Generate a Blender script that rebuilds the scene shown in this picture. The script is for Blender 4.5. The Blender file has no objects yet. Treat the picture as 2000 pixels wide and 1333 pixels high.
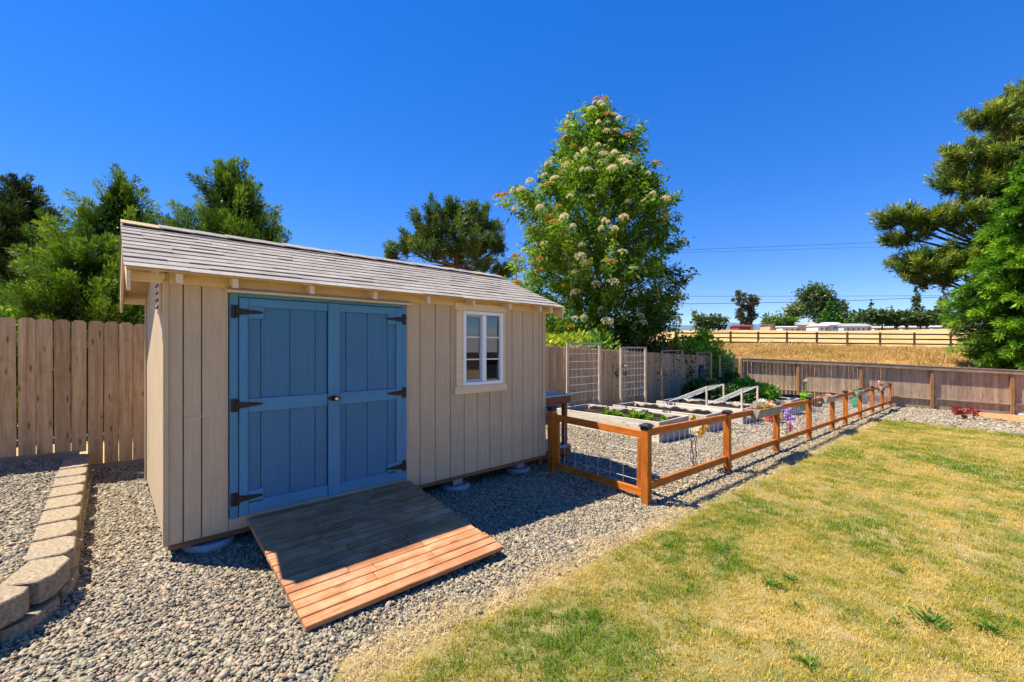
import bpy, bmesh, math, random
import numpy as np
from mathutils import Vector, Matrix, Euler

R = math.radians
SC = bpy.context.scene
COL = SC.collection
random.seed(7)
RNG = np.random.default_rng(11)

# ------------------------------------------------------------------ camera
CAM_POS = (-0.3166, -4.310, 1.54)
FWD = (0.67601, 0.73689)           # level view direction
RGT = (0.73689, -0.67601)
cam_d = bpy.data.cameras.new('camera')
cam = bpy.data.objects.new('camera', cam_d)
COL.objects.link(cam)
cam.location = CAM_POS
cam.rotation_euler = (R(90), 0, -math.atan2(FWD[0], FWD[1]))
cam_d.sensor_width = 36.0
cam_d.lens = 855.0 / 2000.0 * 36.0
cam_d.shift_y = 0.00625
cam_d.clip_start = 0.05
cam_d.clip_end = 8000
SC.camera = cam

# ------------------------------------------------------------------ sky, sun, exposure
SUN_TO = Vector((0.39, -0.435, -1.0)).normalized()      # the way the light travels
SUN_EL = math.asin(-SUN_TO.z)
SUN_ROT = math.atan2(-SUN_TO.x, -SUN_TO.y)
world = bpy.data.worlds.new('World')
SC.world = world
world.use_nodes = True
nt = world.node_tree
nt.nodes.clear()
sky = nt.nodes.new('ShaderNodeTexSky')
sky.sky_type = 'NISHITA'
sky.sun_disc = False
sky.sun_elevation = SUN_EL
sky.sun_rotation = SUN_ROT
sky.altitude = 1500
sky.air_density = 1.0
sky.dust_density = 0.0
sky.ozone_density = 8.0
hs = nt.nodes.new('ShaderNodeHueSaturation')
hs.inputs['Hue'].default_value = 0.521
hs.inputs['Saturation'].default_value = 1.62
hs.inputs['Value'].default_value = 1.42
gm = nt.nodes.new('ShaderNodeGamma')
gm.inputs['Gamma'].default_value = 0.6
bg = nt.nodes.new('ShaderNodeBackground')
bg.inputs['Strength'].default_value = 0.125
wo = nt.nodes.new('ShaderNodeOutputWorld')
nt.links.new(sky.outputs[0], gm.inputs['Color'])
nt.links.new(gm.outputs[0], hs.inputs['Color'])
nt.links.new(hs.outputs[0], bg.inputs['Color'])
nt.links.new(bg.outputs[0], wo.inputs['Surface'])
sun_d = bpy.data.lights.new('sun', 'SUN')
sun_d.energy = 4.8
sun_d.angle = R(0.53)
sun_d.color = (1.0, 0.92, 0.78)
sun = bpy.data.objects.new('sun', sun_d)
COL.objects.link(sun)
sun.location = (-8, 9, 22)
sun.rotation_euler = SUN_TO.to_track_quat('-Z', 'Y').to_euler()
SC.view_settings.view_transform = 'Standard'
SC.view_settings.look = 'None'
SC.view_settings.exposure = 1.15
SC.view_settings.gamma = 1.0
SC.view_settings.use_curve_mapping = False
SC.render.engine = 'CYCLES'
SC.cycles.use_denoising = True
SC.cycles.max_bounces = 4
SC.cycles.diffuse_bounces = 3
SC.cycles.use_adaptive_sampling = True
SC.cycles.adaptive_threshold = 0.03
SC.cycles.transparent_max_bounces = 8

# ------------------------------------------------------------------ small helpers
def at(px, py, Z):
    """point seen at photo pixel (px, py) at depth Z in front of the camera"""
    s = (px - 1000.0) / 855.0
    return Vector((CAM_POS[0] + Z * (FWD[0] + s * RGT[0]),
                   CAM_POS[1] + Z * (FWD[1] + s * RGT[1]),
                   CAM_POS[2] - Z * (py - 679.0) / 855.0))

F0 = np.array([21.17, 3.5]); FD = np.array([0.3283, -0.9446]); FN = np.array([0.9446, 0.3283])

def plane_z(x, y):
    x = np.clip(x, -14.0, 30.0); y = np.clip(y, -14.0, 5.0)
    return -0.12 - 0.030 * x + 0.02 * y

def ground_z(x, y):
    x = np.asarray(x, float); y = np.asarray(y, float)
    u = (x - F0[0]) * FN[0] + (y - F0[1]) * FN[1]
    up = np.maximum(u, 0)
    base = plane_z(x - FN[0] * up, np.clip(y - FN[1] * up, -14, 5))
    t = np.clip((up - 0.6) / 24.0, 0, 1)
    bank = 2.35 * (t * t * (3 - 2 * t) * 0.45 + t * 0.55)
    far = 0.050 * np.clip(up - 26, 0, 112)
    return base + bank + far

def terrace_edge(y):
    """x of the block wall's centre line at y (raised gravel lies to its left)"""
    if y >= 0: return -0.62
    if y < -0.75: return -99
    th = math.asin(-y / 0.75)
    return -1.31 + 0.69 * math.cos(th)

def gravel_z(x, y):
    z = float(ground_z(x, y))
    if x < terrace_edge(y) - 0.05 and y < 3.6: z += 0.195
    return z

_wl = {}
def wloc(o): return _wl.get(o.name, Vector((0, 0, 0)))

def props(o, label=None, cat=None, group=None, kind=None):
    if label: o['label'] = label
    if cat: o['category'] = cat
    if group: o['group'] = group
    if kind: o['kind'] = kind
    return o

def thing(name, loc, label, cat, group=None):
    o = bpy.data.objects.new(name, None)
    o.empty_display_size = 0.1
    o.location = loc
    COL.objects.link(o)
    _wl[o.name] = Vector(loc)
    return props(o, label, cat, group)

def link(name, me, parent=None, loc=(0, 0, 0), rot=(0, 0, 0), scale=None):
    """link a mesh as an object; loc is in world metres, parents are never rotated"""
    o = bpy.data.objects.new(name, me)
    COL.objects.link(o)
    loc = Vector(loc)
    o.parent = parent
    o.location = loc - (wloc(parent) if parent else Vector((0, 0, 0)))
    o.rotation_euler = rot
    if scale is not None: o.scale = scale
    _wl[o.name] = loc
    return o

def pmesh(name, verts, faces, mat=None, smooth=False):
    me = bpy.data.meshes.new(name)
    me.from_pydata([tuple(v) for v in verts], [], [tuple(f) for f in faces])
    if mat: me.materials.append(mat)
    if smooth: me.polygons.foreach_set('use_smooth', [True] * len(me.polygons))
    me.update()
    return me

_bc = {}
def box_mesh(size, mat, bev=0.003):
    key = (round(size[0], 4), round(size[1], 4), round(size[2], 4), mat.name, bev)
    if key in _bc: return _bc[key]
    bm = bmesh.new()
    bmesh.ops.create_cube(bm, size=1.0)
    for v in bm.verts: v.co = Vector((v.co.x * size[0], v.co.y * size[1], v.co.z * size[2]))
    if bev > 0:
        b = min(bev, 0.3 * min(size))
        bmesh.ops.bevel(bm, geom=bm.edges[:], offset=b, segments=1, affect='EDGES', profile=0.5)
    me = bpy.data.meshes.new('box')
    bm.to_mesh(me); bm.free()
    me.materials.append(mat)
    _bc[key] = me
    return me

def box(name, size, loc, mat, parent=None, rot=(0, 0, 0), bev=0.003):
    return link(name, box_mesh(size, mat, bev), parent, loc, rot)

def span(name, lo, hi, mat, parent=None, bev=0.003):
    lo = Vector(lo); hi = Vector(hi)
    return box(name, hi - lo, (lo + hi) / 2, mat, parent, bev=bev)

class MB:
    """collects shapes into one mesh"""
    def __init__(s): s.v = []; s.f = []
    def add(s, v, f):
        n = len(s.v); s.v += [tuple(q) for q in v]; s.f += [tuple(i + n for i in g) for g in f]; return s
    def span(s, lo, hi):
        x0, y0, z0 = lo; x1, y1, z1 = hi
        return s.add([(x0,y0,z0),(x1,y0,z0),(x1,y1,z0),(x0,y1,z0),(x0,y0,z1),(x1,y0,z1),(x1,y1,z1),(x0,y1,z1)],
                     [(0,3,2,1),(4,5,6,7),(0,1,5,4),(1,2,6,5),(2,3,7,6),(3,0,4,7)])
    def tube(s, pts, rad, n=6, cap=True):
        pts = [Vector(p) for p in pts]
        if not hasattr(rad, '__len__'): rad = [rad] * len(pts)
        rings = []
        prev = None
        for i, p in enumerate(pts):
            t = (pts[min(i + 1, len(pts) - 1)] - pts[max(i - 1, 0)]).normalized()
            a = Vector((0, 0, 1)) if abs(t.z) < 0.9 else Vector((1, 0, 0))
            if prev is not None: a = prev
            u = (a - t * a.dot(t))
            u = u.normalized() if u.length > 1e-6 else t.orthogonal().normalized()
            prev = u
            w = t.cross(u)
            rings.append([p + (u * math.cos(2 * math.pi * k / n) + w * math.sin(2 * math.pi * k / n)) * rad[i] for k in range(n)])
        v = [q for r in rings for q in r]; f = []
        for i in range(len(pts) - 1):
            for k in range(n):
                a, b = i * n + k, i * n + (k + 1) % n
                f.append((a, b, b + n, a + n))
        if cap:
            f.append(tuple(range(n - 1, -1, -1))); m = (len(pts) - 1) * n
            f.append(tuple(range(m, m + n)))
        return s.add(v, f)
    def prism(s, outline, y0, y1):
        """outline of (x, z) pairs, counter-clockwise, extruded along y"""
        n = len(outline)
        v = [(x, y0, z) for x, z in outline] + [(x, y1, z) for x, z in outline]
        f = [tuple(range(n)), tuple(range(2 * n - 1, n - 1, -1))]
        for k in range(n): f.append((k, k + n, (k + 1) % n + n, (k + 1) % n))
        return s.add(v, f)
    def prism_x(s, outline, x0, x1):
        n = len(outline)
        v = [(x0, y, z) for y, z in outline] + [(x1, y, z) for y, z in outline]
        f = [tuple(range(n - 1, -1, -1)), tuple(range(n, 2 * n))]
        for k in range(n): f.append((k, (k + 1) % n, (k + 1) % n + n, k + n))
        return s.add(v, f)
    def prism_z(s, outline, z0, z1):
        n = len(outline)
        v = [(x, y, z0) for x, y in outline] + [(x, y, z1) for x, y in outline]
        f = [tuple(range(n - 1, -1, -1)), tuple(range(n, 2 * n))]
        for k in range(n): f.append((k, (k + 1) % n, (k + 1) % n + n, k + n))
        return s.add(v, f)
    def lathe(s, prof, c=(0, 0, 0), n=16):
        v = []; f = []
        for r, z in prof:
            for k in range(n):
                a = 2 * math.pi * k / n
                v.append((c[0] + r * math.cos(a), c[1] + r * math.sin(a), c[2] + z))
        for i in range(len(prof) - 1):
            for k in range(n):
                a, b = i * n + k, i * n + (k + 1) % n
                f.append((a, b, b + n, a + n))
        f.append(tuple(range(n - 1, -1, -1))); m = (len(prof) - 1) * n
        f.append(tuple(range(m, m + n)))
        return s.add(v, f)
    def mesh(s, name, mat, smooth=False): return pmesh(name, s.v, s.f, mat, smooth)
    def build(s, name, mat, parent=None, origin=(0, 0, 0), rot=(0, 0, 0), smooth=False):
        """vertices are relative to origin (world)"""
        return link(name, s.mesh(name, mat, smooth), parent, origin, rot)

# ------------------------------------------------------------------ materials
def mat_new(name):
    m = bpy.data.materials.new(name); m.use_nodes = True
    n = m.node_tree.nodes; l = m.node_tree.links
    return m, n, l, n['Principled BSDF']

def ramp(n, stops):
    r = n.new('ShaderNodeValToRGB')
    e = r.color_ramp.elements
    while len(e) < len(stops): e.new(0.5)
    for i, (p, c) in enumerate(stops):
        e[i].position = p; e[i].color = (c[0], c[1], c[2], 1)
    return r

def obj_coords(n, l, scale, world_pos=False, jitter=True):
    mp = n.new('ShaderNodeMapping'); mp.inputs['Scale'].default_value = scale
    if world_pos:
        g = n.new('ShaderNodeNewGeometry'); l.new(g.outputs['Position'], mp.inputs['Vector'])
        return mp
    tc = n.new('ShaderNodeTexCoord')
    src = tc.outputs['Object']
    if jitter:
        oi = n.new('ShaderNodeObjectInfo')
        mul = n.new('ShaderNodeMath'); mul.operation = 'MULTIPLY'; mul.inputs[1].default_value = 53.7
        l.new(oi.outputs['Random'], mul.inputs[0])
        va = n.new('ShaderNodeVectorMath'); va.operation = 'ADD'
        l.new(src, va.inputs[0]); l.new(mul.outputs[0], va.inputs[1])
        src = va.outputs[0]
    l.new(src, mp.inputs['Vector'])
    return mp

def noise(n, l, vec, scale, detail=5, rough=0.55):
    t = n.new('ShaderNodeTexNoise')
    t.inputs['Scale'].default_value = scale; t.inputs['Detail'].default_value = detail
    t.inputs['Roughness'].default_value = rough
    l.new(vec, t.inputs['Vector'])
    return t

def bump(n, l, h, bsdf, strength, dist=0.01):
    b = n.new('ShaderNodeBump'); b.inputs['Strength'].default_value = strength
    b.inputs['Distance'].default_value = dist
    l.new(h, b.inputs['Height']); l.new(b.outputs[0], bsdf.inputs['Normal'])
    return b

def mixc(n, l, fac, a, b, mode='MIX'):
    m = n.new('ShaderNodeMix'); m.data_type = 'RGBA'; m.blend_type = mode
    if isinstance(fac, float): m.inputs[0].default_value = fac
    else: l.new(fac, m.inputs[0])
    for sock, v in ((m.inputs[6], a), (m.inputs[7], b)):
        if isinstance(v, tuple): sock.default_value = (*v, 1)
        else: l.new(v, sock)
    return m.outputs[2]

def mrange(n, l, v, a, b, c=0.0, d=1.0):
    m = n.new('ShaderNodeMapRange')
    for i, q in enumerate((a, b, c, d)): m.inputs[i + 1].default_value = q
    l.new(v, m.inputs[0]); return m.outputs[0]

def wood(name, dark, light, axis='z', grain=28, rough=0.75, knots=0.0, vary=0.25, bumpy=0.35, stain=None, fine=1.0):
    """sawn timber: streaks along one axis, knots, per-piece brightness, blotches"""
    m, n, l, b = mat_new(name)
    sc = {'x': (1.1, grain, grain), 'y': (grain, 1.1, grain), 'z': (grain, grain, 1.1)}[axis]
    mp = obj_coords(n, l, sc)
    g1 = noise(n, l, mp.outputs[0], 1.0, 7, 0.62)
    mp2 = obj_coords(n, l, tuple(3.1 * q for q in sc))
    g2 = noise(n, l, mp2.outputs[0], 1.6, 4, 0.6)
    mpb = obj_coords(n, l, (1, 1, 1))
    bl = noise(n, l, mpb.outputs[0], 5.0, 4, 0.6)
    r = ramp(n, [(0.30, dark), (0.72, light)])
    l.new(g1.outputs[0], r.inputs[0])
    fine_f = mrange(n, l, g2.outputs[0], 0.30, 0.72, 0.72, 1.12)
    c = mixc(n, l, fine * 0.8, r.outputs[0], fine_f, 'MULTIPLY')
    blf = mrange(n, l, bl.outputs[0], 0.3, 0.7, 0.78, 1.15)
    c = mixc(n, l, 0.8, c, blf, 'MULTIPLY')
    if stain:
        sf = mrange(n, l, bl.outputs[0], 0.48, 0.70, 0.0, 0.55)
        c = mixc(n, l, sf, c, stain)
    if knots > 0:
        s = 8.5
        ks = {'x': (s * .42, s * 1.6, s * 1.6), 'y': (s * 1.6, s * .42, s * 1.6), 'z': (s * 1.6, s * 1.6, s * .42)}[axis]
        mk = obj_coords(n, l, ks)
        nk = noise(n, l, mk.outputs[0], 2.2, 2)
        vk = n.new('ShaderNodeMixRGB'); vk.inputs[0].default_value = 0.12
        l.new(mk.outputs[0], vk.inputs[1]); l.new(nk.outputs['Color'], vk.inputs[2])
        v = n.new('ShaderNodeTexVoronoi'); v.inputs['Scale'].default_value = 1.0
        l.new(vk.outputs[0], v.inputs['Vector'])
        kf = mrange(n, l, v.outputs['Distance'], 0.08, 0.19, knots, 0.0)
        c = mixc(n, l, kf, c, tuple(q * 0.32 for q in dark))
    oi = n.new('ShaderNodeObjectInfo')
    hsv = n.new('ShaderNodeHueSaturation')
    l.new(mrange(n, l, oi.outputs['Random'], 0, 1, 1 - vary, 1 + vary), hsv.inputs['Value'])
    l.new(c, hsv.inputs['Color']); l.new(hsv.outputs[0], b.inputs['Base Color'])
    b.inputs['Roughness'].default_value = rough
    b.inputs['Specular IOR Level'].default_value = 0.25
    bump(n, l, g1.outputs[0], b, bumpy, 0.004)
    return m

def painted(name, col, axis='z', grain=60, rough=0.55, var=0.10, bumpy=0.25, dirt=(0.3, 0.25, 0.2), dirtf=0.25, spec=0.35):
    m, n, l, b = mat_new(name)
    sc = {'x': (2, grain, grain), 'y': (grain, 2, grain), 'z': (grain, grain, 2)}[axis]
    mp = obj_coords(n, l, sc)
    g = noise(n, l, mp.outputs[0], 1.0, 6, 0.65)
    mp2 = obj_coords(n, l, (1, 1, 1))
    bl = noise(n, l, mp2.outputs[0], 2.6, 6, 0.62)
    sp = noise(n, l, mp2.outputs[0], 90, 3, 0.6)
    f = mrange(n, l, bl.outputs[0], 0.3, 0.7, 1 - var, 1 + var)
    c = mixc(n, l, 1.0, (col[0], col[1], col[2]), f, 'MULTIPLY')
    f2 = mrange(n, l, g.outputs[0], 0.3, 0.7, 0.88, 1.08)
    c = mixc(n, l, 0.9, c, f2, 'MULTIPLY')
    f3 = mrange(n, l, sp.outputs[0], 0.3, 0.7, 0.9, 1.08)
    c = mixc(n, l, 0.8, c, f3, 'MULTIPLY')
    df = mrange(n, l, bl.outputs[0], 0.55, 0.75, 0.0, dirtf)
    c = mixc(n, l, df, c, tuple(col[i] * 0.5 + dirt[i] * 0.25 for i in range(3)))
    l.new(c, b.inputs['Base Color'])
    b.inputs['Roughness'].default_value = rough
    b.inputs['Specular IOR Level'].default_value = spec
    bump(n, l, g.outputs[0], b, bumpy, 0.003)
    return m

def plain(name, col, rough=0.6, metal=0.0, var=0.15, scale=12, spec=0.4, bumpy=0.1):
    m, n, l, b = mat_new(name)
    mp = obj_coords(n, l, (1, 1, 1))
    t = noise(n, l, mp.outputs[0], scale, 5, 0.6)
    f = mrange(n, l, t.outputs[0], 0.3, 0.7, 1 - var, 1 + var)
    l.new(mixc(n, l, 1.0, tuple(col), f, 'MULTIPLY'), b.inputs['Base Color'])
    b.inputs['Roughness'].default_value = rough; b.inputs['Metallic'].default_value = metal
    b.inputs['Specular IOR Level'].default_value = spec
    if bumpy: bump(n, l, t.outputs[0], b, bumpy, 0.01)
    return m

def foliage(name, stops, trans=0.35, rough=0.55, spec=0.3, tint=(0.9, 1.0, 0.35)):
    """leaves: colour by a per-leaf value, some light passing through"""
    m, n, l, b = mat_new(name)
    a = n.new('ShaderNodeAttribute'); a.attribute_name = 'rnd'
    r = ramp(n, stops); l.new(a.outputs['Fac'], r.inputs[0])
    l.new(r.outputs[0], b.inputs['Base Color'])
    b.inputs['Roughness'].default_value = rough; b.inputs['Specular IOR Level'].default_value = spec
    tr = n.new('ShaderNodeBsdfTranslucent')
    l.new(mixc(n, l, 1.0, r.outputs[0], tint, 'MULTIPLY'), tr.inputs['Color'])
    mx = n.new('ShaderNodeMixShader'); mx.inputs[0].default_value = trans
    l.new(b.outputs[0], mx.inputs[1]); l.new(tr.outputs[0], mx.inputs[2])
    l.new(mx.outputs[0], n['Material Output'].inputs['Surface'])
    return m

M = {}
M['siding'] = painted('taupe_siding_paint', (0.545, 0.410, 0.250), 'z', 55, 0.7, 0.10, 0.55, dirtf=0.4)
M['siding_trim'] = painted('taupe_trim_paint', (0.76, 0.585, 0.355), 'x', 45, 0.65, 0.06, 0.25)
M['soffit'] = painted('tan_soffit_paint', (0.66, 0.47, 0.24), 'y', 40, 0.7, 0.08, 0.25)
M['blue'] = painted('blue_door_paint', (0.045, 0.165, 0.285), 'z', 60, 0.5, 0.08, 0.4, dirt=(0.15, 0.25, 0.4), dirtf=0.25)
M['blue_trim'] = painted('blue_trim_paint', (0.062, 0.220, 0.365), 'z', 50, 0.45, 0.08, 0.3, dirt=(0.2, 0.3, 0.4), dirtf=0.3)
M['blue_trim_x'] = painted('blue_trim_paint_level', (0.062, 0.220, 0.365), 'x', 50, 0.45, 0.08, 0.3, dirt=(0.2, 0.3, 0.4), dirtf=0.3)
M['core'] = plain('dark_sheathing', (0.09, 0.07, 0.055), 0.9)
M['inside'] = plain('bare_plywood', (0.22, 0.16, 0.10), 0.9)
M['beam'] = wood('brown_floor_beam', (0.16, 0.085, 0.04), (0.30, 0.17, 0.085), 'x', 22)
M['white'] = plain('white_vinyl', (0.82, 0.82, 0.80), 0.35, var=0.03, bumpy=0)
M['greyv'] = plain('grey_sash', (0.42, 0.45, 0.48), 0.4, var=0.05, bumpy=0)
M['black_iron'] = plain('black_iron', (0.018, 0.016, 0.015), 0.45, 0.3, 0.4, 60)
M['brass'] = plain('worn_brass', (0.75, 0.62, 0.38), 0.25, 0.9, 0.1, 60)
M['steel'] = plain('galvanised_wire', (0.56, 0.57, 0.58), 0.55, 0.0, 0.15, 20)
M['shingle'] = None
M['concrete'] = plain('pale_concrete', (0.285, 0.225, 0.15), 0.95, 0, 0.45, 46, 0.2, 0.9)
M['pier'] = plain('grey_concrete', (0.36, 0.36, 0.37), 0.9, 0, 0.15, 18, 0.2, 0.3)
M['ramp'] = wood('ramp_decking', (0.33, 0.108, 0.046), (0.58, 0.290, 0.128), 'x', 24, 0.78, 0.55, 0.14, 0.4, stain=(0.52, 0.32, 0.20))
M['ramp_side'] = wood('ramp_joist', (0.22, 0.115, 0.05), (0.42, 0.24, 0.11), 'y', 24)
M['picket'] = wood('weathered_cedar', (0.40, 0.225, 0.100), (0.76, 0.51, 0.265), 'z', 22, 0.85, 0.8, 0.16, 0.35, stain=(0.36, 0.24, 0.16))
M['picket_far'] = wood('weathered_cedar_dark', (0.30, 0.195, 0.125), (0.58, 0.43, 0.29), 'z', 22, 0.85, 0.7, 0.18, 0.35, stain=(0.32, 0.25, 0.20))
M['fence_rail'] = wood('weathered_rail', (0.24, 0.17, 0.12), (0.45, 0.35, 0.26), 'y', 22, 0.85, 0.5, 0.1)
M['fence_rail_x'] = wood('weathered_rail_level', (0.22, 0.16, 0.11), (0.40, 0.31, 0.23), 'x', 22, 0.85, 0.5, 0.1)
M['fence_post'] = wood('brown_post', (0.26, 0.13, 0.055), (0.48, 0.28, 0.13), 'z', 22, 0.8, 0.4, 0.15)
M['orange_z'] = wood('redwood_stain_upright', (0.36, 0.085, 0.009), (0.68, 0.205, 0.024), 'z', 20, 0.55, 0.5, 0.12, 0.3)
M['orange_x'] = wood('redwood_stain_rail', (0.36, 0.085, 0.009), (0.68, 0.205, 0.024), 'x', 20, 0.55, 0.5, 0.12, 0.3)
M['orange_y'] = wood('redwood_stain_gate', (0.36, 0.085, 0.009), (0.68, 0.205, 0.024), 'y', 20, 0.55, 0.5, 0.12, 0.3)
M['bed_y'] = wood('sunlit_bed_plank', (0.55, 0.46, 0.35), (0.86, 0.78, 0.65), 'y', 14, 0.85, 0.8, 0.1, 0.35, stain=(0.40, 0.36, 0.33))  # side planks: sunlight put into the colour, brighter than the end planks
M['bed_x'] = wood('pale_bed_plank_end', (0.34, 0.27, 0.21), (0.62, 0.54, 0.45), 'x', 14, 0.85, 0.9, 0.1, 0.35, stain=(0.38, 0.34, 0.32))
M['bed_z'] = wood('pale_post', (0.58, 0.41, 0.26), (0.88, 0.71, 0.50), 'z', 20, 0.85, 0.6, 0.1)
M['soil'] = plain('dark_soil', (0.045, 0.030, 0.022), 0.95, 0, 0.5, 40, 0.1, 0.8)
M['liner'] = plain('black_weed_cloth', (0.02, 0.02, 0.022), 0.6, 0, 0.3, 25, 0.4, 0.4)
M['dark_rail'] = wood('dark_brown_paddock_rail', (0.050, 0.022, 0.012), (0.11, 0.05, 0.028), 'x', 12)
M['cap'] = plain('black_post_cap', (0.022, 0.024, 0.028), 0.35, 0.2, 0.2, 30)
M['bark'] = wood('rough_bark', (0.055, 0.035, 0.025), (0.15, 0.10, 0.075), 'z', 8, 0.9, 0, 0.1, 0.9)
M['bark_red'] = wood('reddish_bark', (0.07, 0.032, 0.025), (0.17, 0.085, 0.065), 'z', 8, 0.9, 0, 0.1, 0.9)
M['wire'] = plain('black_cable', (0.03, 0.03, 0.035), 0.6)

# asphalt shingle: granules, streaks, each piece its own shade
m, n, l, b = mat_new('grey_asphalt_shingle')
mp = obj_coords(n, l, (1, 1, 1))
g = noise(n, l, mp.outputs[0], 260, 2, 0.7)
bl = noise(n, l, mp.outputs[0], 6, 5, 0.65)
oi = n.new('ShaderNodeObjectInfo')
r = ramp(n, [(0.0, (0.27, 0.245, 0.215)), (0.5, (0.295, 0.265, 0.235)), (1.0, (0.335, 0.30, 0.265))])
l.new(oi.outputs['Random'], r.inputs[0])
c = mixc(n, l, 0.9, r.outputs[0], mrange(n, l, g.outputs[0], 0.3, 0.7, 0.6, 1.35), 'MULTIPLY')
c = mixc(n, l, 0.9, c, mrange(n, l, bl.outputs[0], 0.3, 0.7, 0.8, 1.15), 'MULTIPLY')
l.new(c, b.inputs['Base Color']); b.inputs['Roughness'].default_value = 0.95
b.inputs['Specular IOR Level'].default_value = 0.15
bump(n, l, g.outputs[0], b, 0.5, 0.003)
M['shingle'] = m
m, n, l, b = mat_new('lichen_ridge_cap')
mp = obj_coords(n, l, (1, 1, 1))
g = noise(n, l, mp.outputs[0], 60, 4, 0.7)
c = mixc(n, l, mrange(n, l, g.outputs[0], 0.40, 0.62, 0, 1), (0.31, 0.28, 0.25), (0.48, 0.30, 0.045))
l.new(c, b.inputs['Base Color']); b.inputs['Roughness'].default_value = 0.95
M['lichen'] = m

# window glass
m, n, l, b = mat_new('window_glass')
n.remove(b)
gl = n.new('ShaderNodeBsdfGlossy'); gl.inputs['Roughness'].default_value = 0.01
gl.inputs['Color'].default_value = (0.95, 0.97, 1, 1)
tr = n.new('ShaderNodeBsdfTransparent'); tr.inputs['Color'].default_value = (0.80, 0.86, 0.88, 1)
fr = n.new('ShaderNodeFresnel'); fr.inputs['IOR'].default_value = 2.1
mx = n.new('ShaderNodeMixShader')
l.new(fr.outputs[0], mx.inputs[0]); l.new(tr.outputs[0], mx.inputs[1]); l.new(gl.outputs[0], mx.inputs[2])
l.new(mx.outputs[0], n['Material Output'].inputs['Surface'])
M['glass'] = m

# gravel pebble: tone comes from each stone
m, n, l, b = mat_new('river_pebble')
a = n.new('ShaderNodeAttribute'); a.attribute_type = 'INSTANCER'; a.attribute_name = 'tone'
r = ramp(n, [(0.0, (0.063, 0.058, 0.049)), (0.14, (0.141, 0.123, 0.091)), (0.34, (0.253, 0.207, 0.128)), (0.52, (0.335, 0.267, 0.162)),
             (0.66, (0.253, 0.228, 0.175)), (0.80, (0.387, 0.320, 0.209)), (0.90, (0.335, 0.197, 0.114)), (0.95, (0.446, 0.401, 0.337)), (1.0, (0.536, 0.499, 0.459))])
l.new(a.outputs['Fac'], r.inputs[0])
mp = obj_coords(n, l, (1, 1, 1), world_pos=True)
t = noise(n, l, mp.outputs[0], 120, 4, 0.6)
c = mixc(n, l, 0.9, r.outputs[0], mrange(n, l, t.outputs[0], 0.3, 0.7, 0.72, 1.2), 'MULTIPLY')
l.new(c, b.inputs['Base Color']); b.inputs['Roughness'].default_value = 0.62
b.inputs['Specular IOR Level'].default_value = 0.35
M['pebble'] = m
# sheet under the pebbles
m, n, l, b = mat_new('gravel_base')
mp = obj_coords(n, l, (1, 1, 1), world_pos=True)
v = n.new('ShaderNodeTexVoronoi'); v.inputs['Scale'].default_value = 34
l.new(mp.outputs[0], v.inputs['Vector'])
r = ramp(n, [(0.0, (0.16, 0.145, 0.12)), (0.5, (0.30, 0.27, 0.21)), (1.0, (0.42, 0.39, 0.32))])
l.new(v.outputs['Color'], r.inputs[0])
c = mixc(n, l, 1.0, r.outputs[0], mrange(n, l, v.outputs['Distance'], 0.2, 0.7, 1.1, 0.35), 'MULTIPLY')
l.new(c, b.inputs['Base Color']); b.inputs['Roughness'].default_value = 0.9
inv = n.new('ShaderNodeMath'); inv.operation = 'SUBTRACT'; inv.inputs[0].default_value = 1
l.new(v.outputs['Distance'], inv.inputs[1]); bump(n, l, inv.outputs[0], b, 0.8, 0.02)
M['gravel_base'] = m
# lawn soil with thatch
m, n, l, b = mat_new('lawn_thatch')
mp = obj_coords(n, l, (1, 1, 1), world_pos=True)
t1 = noise(n, l, mp.outputs[0], 1.6, 5, 0.6); t2 = noise(n, l, mp.outputs[0], 70, 4, 0.7)
r = ramp(n, [(0.35, (0.15, 0.16, 0.035)), (0.62, (0.36, 0.26, 0.10))])
l.new(t1.outputs[0], r.inputs[0])
c = mixc(n, l, 0.9, r.outputs[0], mrange(n, l, t2.outputs[0], 0.3, 0.7, 0.5, 1.25), 'MULTIPLY')
l.new(c, b.inputs['Base Color']); b.inputs['Roughness'].default_value = 0.95
bump(n, l, t2.outputs[0], b, 0.6, 0.02)
M['thatch'] = m
# far dry land
m, n, l, b = mat_new('dry_field')
mp = obj_coords(n, l, (1, 1, 1), world_pos=True)
t1 = noise(n, l, mp.outputs[0], 0.35, 6, 0.6); t2 = noise(n, l, mp.outputs[0], 6, 5, 0.7)
r = ramp(n, [(0.36, (0.37, 0.23, 0.085)), (0.5, (0.47, 0.315, 0.13)), (0.66, (0.53, 0.37, 0.165))])
l.new(t1.outputs[0], r.inputs[0])
c = mixc(n, l, 0.8, r.outputs[0], mrange(n, l, t2.outputs[0], 0.3, 0.7, 0.75, 1.2), 'MULTIPLY')
l.new(c, b.inputs['Base Color']); b.inputs['Roughness'].default_value = 0.95
b.inputs['Specular IOR Level'].default_value = 0.1
bump(n, l, t2.outputs[0], b, 0.5, 0.1)
M['field'] = m
M['soil_patch'] = plain('orange_bark_soil', (0.46, 0.22, 0.085), 0.95, 0, 0.35, 30, 0.1, 0.7)

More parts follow.
